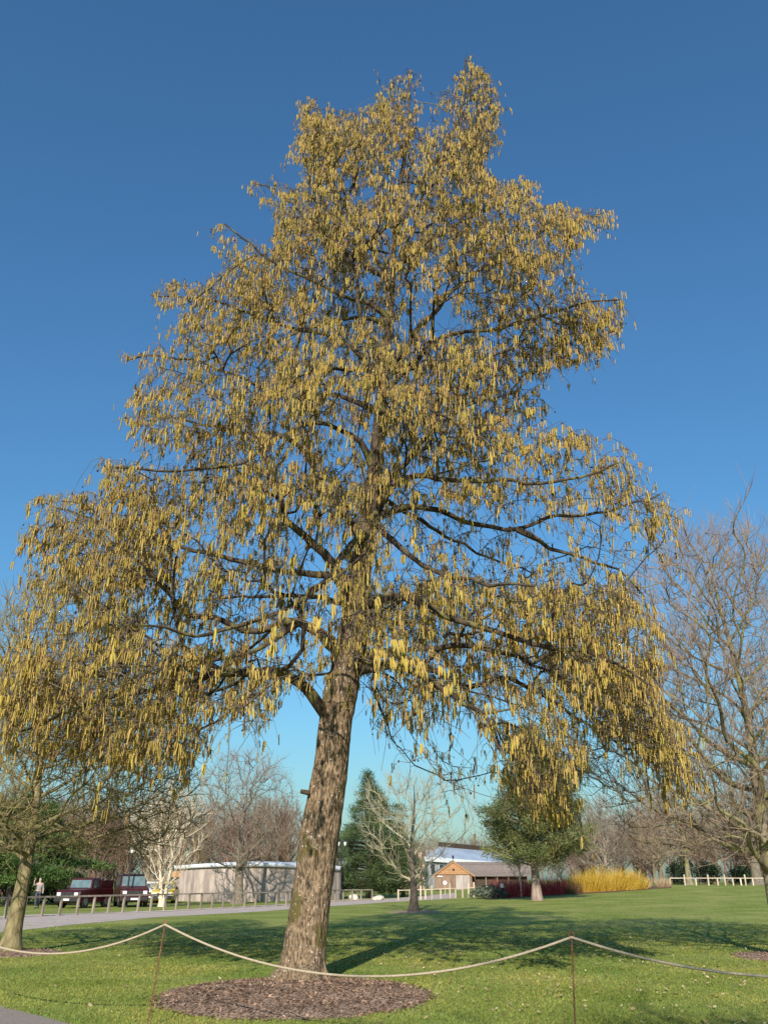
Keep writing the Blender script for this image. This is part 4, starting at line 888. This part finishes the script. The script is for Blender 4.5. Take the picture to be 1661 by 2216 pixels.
Hf = at(888, 1784, 100)[2]; MB().lathe([(.085, -.05), (.085, .3), (.06, .35), (.035, Hf-.1), (.05, Hf-.05), (.02, Hf)], (0, 0, 0), 8).build('pole', M_SIGNW, fl, world=False); MB().lathe([(.16, -.05), (.16, .12), (.1, .14)], (0, 0, 0), 10).build('base', M_GREYWALL, fl, world=False)
sp = ground_at(962, 98); sg = thing('round_sign', sp, 'round white sign on a short post before the barn doors', 'sign')
MB().bar((0, 0, -.05), (0, 0, 1.2), .04, 8).build('post', M_POSTW, sg, world=False); MB().bar((0, -.06, 1.15), (0, -.03, 1.15), .2, 16).build('disc', M_SIGNW, sg, world=False)
bl = ground_at(1085, 74.5); bo = thing('bollard_light', bl, 'short dark bollard with white top beside the juniper', 'bollard')
MB().lathe([(.1, -.05), (.1, .75), (.08, .78)], (0, 0, 0), 10).build('post', M_DARKMETAL, bo, world=False); MB().lathe([(.14, 0), (.15, .2), (.08, .3)], (0, 0, .79), 10).build('cap', M_SIGNW, bo, world=False)
M_STONE = mat('pale_stone', (.50, .44, .36), (.64, .57, .48), scale=4, rough=.9, bump=.02)
for k, (px, Yd, s, lab) in enumerate([(766, 83, .42, 'pale boulder behind the rail fence under the fir'), (810, 82, .26, 'smaller pale boulder beside the rail fence end'), (820, 82, .36, 'larger pale boulder in the gap after the rail fence end')]):
    bm = bmesh.new(); bmesh.ops.create_icosphere(bm, subdivisions=2, radius=1)
    for v in bm.verts: v.co *= 1+.3*mnoise.noise(v.co*1.4+Vector((k*5, 0, 0)))
    for v in bm.verts: v.co = Vector((v.co.x*s*1.15, v.co.y*s*.9, v.co.z*s*.7+s*.45))
    me = bpy.data.meshes.new('boulder'); bm.to_mesh(me); bm.free(); o = obj('boulder', me, M_STONE); o.location = Vector(ground_at(px, Yd)); tag(o, lab, 'boulder')
# ---- parked vehicles
M_TYRE = mat('tyre_rubber', (.015, .015, .015), (.025, .025, .025), rough=.9); M_RIM = mat('steel_rim', (.25, .25, .26), (.32, .32, .33), rough=.4, metal=.7)
M_BUMP = mat('dark_plastic', (.025, .025, .028), (.035, .035, .035), rough=.6); M_HEADL = mat('headlamp_glass', (.65, .68, .70), (.75, .77, .78), rough=.15)
M_SCREEN = mat('tinted_windscreen', (.10, .15, .16), (.16, .22, .22), rough=.08, spec=.6)
def car(name, base, rz, paint, label, L, Wd, H, hood_l, hood_h, boxy, cat='car', pickup=False, roofm=None):
    root = thing(name, base, label, cat, rz=rz); gc = .30 if boxy else .22; wr = .36 if boxy else .31; bh = hood_h
    # length runs along local x, front towards -x
    x0 = -L/2; MB().prism([(x0, gc+.1), (x0+.05, bh-.12), (x0+.2, bh), (x0+hood_l, bh+.06), (L/2-.05, bh+.06), (L/2, bh-.2), (L/2, gc+.1), (L/2-.1, gc), (x0+.1, gc)], -Wd/2, Wd/2).build('body', paint, root, world=False, bevel=.05, smooth=False)
    rk = .12 if boxy else .55; ce = L/2-(L*.38 if pickup else (.08 if boxy else .35)); cx0 = x0+hood_l; cb = bh+.055
    lo, hi = Wd/2-.04, Wd/2-(.10 if boxy else .2)
    def cabin(a0, a1, b0, b1, z0, z1, lo, hi): return [(a0, -lo, z0), (a1, -lo, z0), (a1, lo, z0), (a0, lo, z0), (b0, -hi, z1), (b1, -hi, z1), (b1, hi, z1), (b0, hi, z1)]
    FC = [(3, 2, 1, 0), (4, 5, 6, 7), (0, 1, 5, 4), (1, 2, 6, 5), (2, 3, 7, 6), (3, 0, 4, 7)]
    MB().add(cabin(cx0, ce, cx0+rk, ce-(.05 if boxy else .3), cb, H-.09, lo, hi), FC).build('cabin', paint, root, world=False)
    MB().add(cabin(cx0+rk-.04, ce-(.04 if boxy else .28), cx0+rk+.03, ce-(.1 if boxy else .36), H-.085, H, hi+.02, hi-.06), FC).build('roof', roofm or paint, root, world=False)
    t = lambda u: (cx0+rk*u-.02, (lo+(hi-lo)*u))
    (xa, wa), (xb, wb_) = t(.12), t(.93); z = lambda u: cb+(H-.09-cb)*u
    MB().add([(xa, -wa+.1, z(.12)), (xa, wa-.1, z(.12)), (xb, wb_-.08, z(.93)), (xb, -wb_+.08, z(.93)), (xa+.03, -wa+.1, z(.12)), (xa+.03, wa-.1, z(.12)), (xb+.03, wb_-.08, z(.93)), (xb+.03, -wb_+.08, z(.93))], [(0, 1, 2, 3), (7, 6, 5, 4), (0, 4, 5, 1), (1, 5, 6, 2), (2, 6, 7, 3), (3, 7, 4, 0)]).build('windscreen', M_SCREEN, root, world=False)
    for s in (-1, 1):
        n = 1 if pickup else 2; span = (ce-cx0-rk-.2)/n
        for k in range(n):
            a = cx0+rk*.75+.12+k*span; yl, yh = s*(lo+(hi-lo)*.15+.012), s*(lo+(hi-lo)*.9+.012); MB().add([(a-.12*(k == 0)*(not boxy), yl, z(.15)), (a+span-.1, yl, z(.15)), (a+span-.16, yh, z(.88)), (a+.1, yh, z(.88))], [(0, 1, 2, 3)]).build('side_window', M_GLASSD, root, world=False)
        for xw in (x0+L*.19, L/2-L*.2):
            wh = MB().bar((xw, s*(Wd/2-.2), wr), (xw, s*(Wd/2+.015), wr), wr, 18).build('wheel', M_TYRE, root, world=False); MB().bar((xw, s*(Wd/2+.0), wr), (xw, s*(Wd/2+.03), wr), wr*.6, 14).build('rim', M_RIM, wh, world=False)
        MB().box((x0+.02, s*(Wd/2-.26), bh-.24), (.1, .26, .19)).build('headlight', M_HEADL, root, world=False, bevel=.02)
        MB().box((cx0+.18, s*(Wd/2+.1), cb+.12), (.1, .18, .16)).build('mirror', M_BUMP, root, world=False, bevel=.02)
    MB().box((x0-.005, 0, bh-.26), (.05, Wd-.9, .24)).build('grille', M_BUMP, root, world=False)
    MB().box((x0-.04, 0, gc+.2), (.18, Wd-.02, .22)).build('bumper', M_BUMP, root, world=False, bevel=.03)
    MB().box((x0-.14, 0, gc+.2), (.02, .5, .11)).build('number_plate', M_SIGNW, root, world=False)
    if pickup: MB().box((L/2-.8, 0, bh+.3), (1.5, Wd-.1, .5)).build('load_bed', paint, root, world=False)
    return root
M_REDP = mat('dark_red_paint', (.05, .007, .009), (.07, .011, .012), rough=.3, spec=.5); M_BLACKP = mat('black_paint', (.012, .012, .014), (.02, .02, .02), rough=.3, spec=.5)
M_WHITEP = mat('white_paint', (.72, .74, .76), (.76, .78, .80), rough=.3, spec=.5); M_YELP = mat('yellow_paint', (.62, .42, .03), (.68, .47, .05), rough=.3, spec=.5)
pk = G(181, 1964); jp = G(281, 1962)
car('pickup_truck', pk, math.atan2(pk[1], pk[0])-.55, M_REDP, 'dark red pickup parked under the cedar beside the jeep', 4.0, 1.72, 1.75, 1.35, 1.05, True, 'pickup', pickup=True)
car('jeep', jp, math.atan2(jp[1], jp[0])+.12, M_REDP, 'boxy dark red jeep with black roof behind the single lamp post', 4.0, 1.80, 1.98, 1.1, 1.12, True, 'car', roofm=M_BLACKP)
car('parked_car', ground_at(332, 74), math.pi*.5+.15, M_WHITEP, 'white parked car between the jeep and the pale birch', 4.2, 1.75, 1.5, 1.05, .9, False)
car('parked_car', ground_at(361, 72), math.pi*.5+.1, M_YELP, 'small yellow parked car half hidden by the pale birch stems', 3.7, 1.65, 1.5, .9, .88, False)
# ---- the person behind the fence
M_SKIN = mat('skin', (.50, .32, .24), (.54, .35, .27), rough=.6); M_SHIRT = mat('grey_shirt', (.30, .25, .25), (.36, .31, .31), scale=8); M_TROUS = mat('dark_trousers', (.05, .055, .075), (.08, .085, .11), scale=8); M_HAIR = mat('grey_hair', (.35, .31, .28), (.42, .38, .34), scale=20)
def skin(name, verts, edges, radii, m, parent, root_i=0, sub=2):
    me = bpy.data.meshes.new(name); me.from_pydata(verts, edges, []); o = obj(name, me, m, parent, world=False)
    md = o.modifiers.new('skin', 'SKIN'); md.use_smooth_shade = True
    for i, rr in enumerate(radii):
        d = me.skin_vertices[0].data[i]; d.radius = rr if isinstance(rr, tuple) else (rr, rr); d.use_root = (i == root_i)
    s = o.modifiers.new('sub', 'SUBSURF'); s.levels = sub; s.render_levels = sub; return o
pr = thing('person', G(79, 1966), 'person in grey shirt and dark trousers walking behind the rail fence, one arm raised', 'person', rz=.5)
J = [(0, 0, .95), (0, 0, 1.15), (0, 0, 1.38), (0, 0, 1.5), (0, -.01, 1.60), (0, -.02, 1.70),            # pelvis..head
     (-.18, 0, 1.40), (-.33, -.08, 1.30), (-.36, -.20, 1.52), (-.36, -.24, 1.62),                             # raised arm
     (.18, 0, 1.40), (.25, .03, 1.13), (.24, -.10, .92), (.23, -.13, .84),                                    # hanging arm
     (-.10, 0, .90), (-.11, -.14, .52), (-.11, -.10, .10), (-.11, -.22, .04), (.10, 0, .90), (.11, .06, .50), (.11, .22, .12), (.11, .12, .04)]
E = [(0, 1), (1, 2), (2, 3), (3, 4), (4, 5), (2, 6), (6, 7), (7, 8), (8, 9), (2, 10), (10, 11), (11, 12), (12, 13), (0, 14), (14, 15), (15, 16), (16, 17), (0, 18), (18, 19), (19, 20), (20, 21)]
RJ = [(.14, .10), (.13, .10), (.14, .10), .055, .085, .08, .06, .045, .036, .04, .06, .045, .036, .04, .085, .062, .042, .04, .085, .062, .042, .04]
skin('body', J, E, RJ, M_SKIN, pr)
skin('shirt', J[:3]+[J[6], J[7], (-.35, -.15, 1.42), J[10], J[11], (.245, -.03, 1.02)], [(0, 1), (1, 2), (2, 3), (3, 4), (4, 5), (2, 6), (6, 7), (7, 8)], [(.165, .125), (.155, .12), (.16, .12), .075, .06, .055, .075, .06, .055], M_SHIRT, pr)
skin('trousers', [J[0], J[14], J[15], J[16], J[18], J[19], J[20]], [(0, 1), (1, 2), (2, 3), (0, 4), (4, 5), (5, 6)], [(.155, .12), .10, .08, .065, .10, .08, .065], M_TROUS, pr)
skin('hair', [(0, .02, 1.66), (0, .0, 1.74)], [(0, 1)], [.085, .07], M_HAIR, pr)
for s in (-1, 1):
    f0 = J[17] if s < 0 else J[21]; MB().box((f0[0], f0[1]-.02, .05), (.1, .27, .1), top=.8).build('shoe', M_BUMP, pr, world=False, bevel=.02)
fg = MB()
for k in range(4): fg.bar((-.375+.022*k, -.24, 1.66), (-.38+.025*k, -.25, 1.74), .009, 5)
fg.bar((-.32, -.24, 1.62), (-.29, -.25, 1.68), .01, 5); fg.build('fingers', M_SKIN, pr, world=False)
# ---- rope on thin iron stakes
M_IRON = mat('rusty_iron', (.14, .06, .03), (.26, .12, .06), scale=20, rough=.85); M_ROPE = mat('pale_rope', (.38, .30, .20), (.52, .42, .30), scale=60, rough=.95, bump=.006)
def stake(base, top, label):
    base, top = np.asarray(base, float), np.asarray(top, float); root = thing('rope_stake', base, label, 'stake'); base = base.copy(); base[2] -= .05
    MB().bar(base, top, .0085, 7).build('rod', M_IRON, root)
    th = np.linspace(-.5*np.pi, 1.2*np.pi, 12); P = top+np.stack([.028*np.cos(th), np.zeros(12), .03+.028*np.sin(th)], 1); nb = NB(); nb.tubes(P[None], np.full((1, 12), .007), 6); obj('loop', nb.mesh('loop'), M_IRON, root)
    return top+np.array([0, 0, .012])
sb1 = G(318, 2222); t1 = stake(sb1, at(357, 2003, sb1[1]-.1), 'thin rusty rope stake leaning at the left of the mulch bed')
sb2 = G(1246, 2300); t2 = stake(sb2, at(1236, 2031, sb2[1]), 'thin rusty rope stake standing upright on the open lawn side of the mulch bed')
sb0 = G(-135, 2190); t0_ = stake(sb0, at(-110, 2004, sb0[1]), 'thin rusty rope stake beyond the mossy tree side of the rope')
sb3 = ground_at(2180, 9.0); t3 = stake(sb3, sb3+np.array([0, 0, 1.05]), 'thin rusty rope stake at the oak end of the rope')
def sag_rope(a, b, sag, n=40):
    t = np.linspace(0, 1, n)[:, None]; return a+(b-a)*t-np.array([0, 0, 1.])*4*sag*t*(1-t)
def fit(a, b, target):
    lo, hi = 0, 1.0
    for _ in range(30):
        m_ = (lo+hi)/2; P = sag_rope(a, b, m_); x, y = project(P); ok = (x > 0) & (x < 1661); v = y[ok].max()
        if v < target: lo = m_
        else: hi = m_
    return lo
segs = [sag_rope(t0_, t1, fit(t0_, t1, 2064)), sag_rope(t1, t2, fit(t1, t2, 2113)), sag_rope(t2, t3, fit(t2, t3, 2113))]
RP = np.vstack([segs[0], segs[1][1:], segs[2][1:]]); nb = NB(); nb.tubes(RP[None], np.full((1, len(RP)), .0125), 8); tag(obj('rope', nb.mesh('rope'), M_ROPE), 'pale rope slung between thin stakes around the mulch bed', 'rope')
kn = at(1636, 2110, 1); 
# ---- grass blades and fallen leaves
r = np.random.default_rng(101)
M_BLADE = mat('grass_blade', (.11, .15, .025), (.18, .21, .05), scale=.5, rough=.8, attr='tone', spec=.2)
n = 190000; u = r.random(n); Yg = 8.5*(40/8.5)**(u**1.0); Xg = (r.random(n)*2-1)*(Yg*.47+.6)
ok = (r.random(n) < np.clip((40-Yg)/22, 0, 1)) & ~((((Xg-mc[0])/RX)**2+((Yg-mc[1])/2.35)**2) < .97)
dpt = (np.stack([Xg, Yg], 1)-e0) @ en; ok &= ~((dpt > .02) & (dpt < 2.6))
Xg, Yg = Xg[ok], Yg[ok]; n = len(Xg); P = np.stack([Xg, Yg, gz(Xg, Yg)], 1); d = unit(np.stack([r.normal(size=n)*.5, r.normal(size=n)*.5, np.ones(n)], 1)); a = r.random(n)*np.pi; wv = np.stack([np.cos(a), np.sin(a)*.4, np.zeros(n)], 1)*(.004+.0006*Yg)[:, None]
hb_ = r.uniform(.015, .042, n)[:, None]; pn = np.array([mnoise.noise((x*.55, y*.4, 7)) for x, y in zip(Xg[::1], Yg)]); tn = (.6+.75*r.random(n))[:, None]*(1+np.clip(pn, -.4, .6)[:, None]*np.array([.75, .35, .5])); tn[:, 0] *= 1+.35*(r.random(n) < .2)
nb = NB(); nb.tris(P-wv, P+wv, P+d*hb_, tn); tag(obj('grass_blades', nb.mesh('grass_blades', False), M_BLADE), 'short mown green grass covering the near lawn', 'grass', kind='stuff')
M_LEAF = mat('fallen_leaf', (.42, .30, .15), (.62, .48, .28), scale=4, rough=.8, attr='tone')
n = 6500; Yg = 8.5*(45/8.5)**r.random(n); Xg = (r.random(n)*2-1)*(Yg*.47); keep = r.random(n) < np.clip(.22+.5*(Xg/(Yg*.47))+.4*np.array([mnoise.noise((x*.3, y*.3, 3)) for x, y in zip(Xg, Yg)]), .04, 1); Xg, Yg = Xg[keep], Yg[keep]; n = len(Xg)
P = np.stack([Xg, Yg, gz(Xg, Yg)+.045], 1); a = r.random(n)*6.28; s = r.uniform(.018, .042, n)[:, None]; A = np.stack([np.cos(a), np.sin(a), r.normal(size=n)*.35], 1)*s; B_ = np.stack([-np.sin(a), np.cos(a), r.normal(size=n)*.35], 1)*s*.7
tn = (.55+.6*r.random(n))[:, None]*np.ones((1, 3)); nb = NB(); nb.tris(P-A, P+B_, P+A, tn); nb.tris(P-A, P+A, P-B_, tn)
tag(obj('fallen_leaves', nb.mesh('fallen_leaves', False), M_LEAF), 'scattered pale fallen leaves lying on the lawn', 'leaves', kind='stuff')
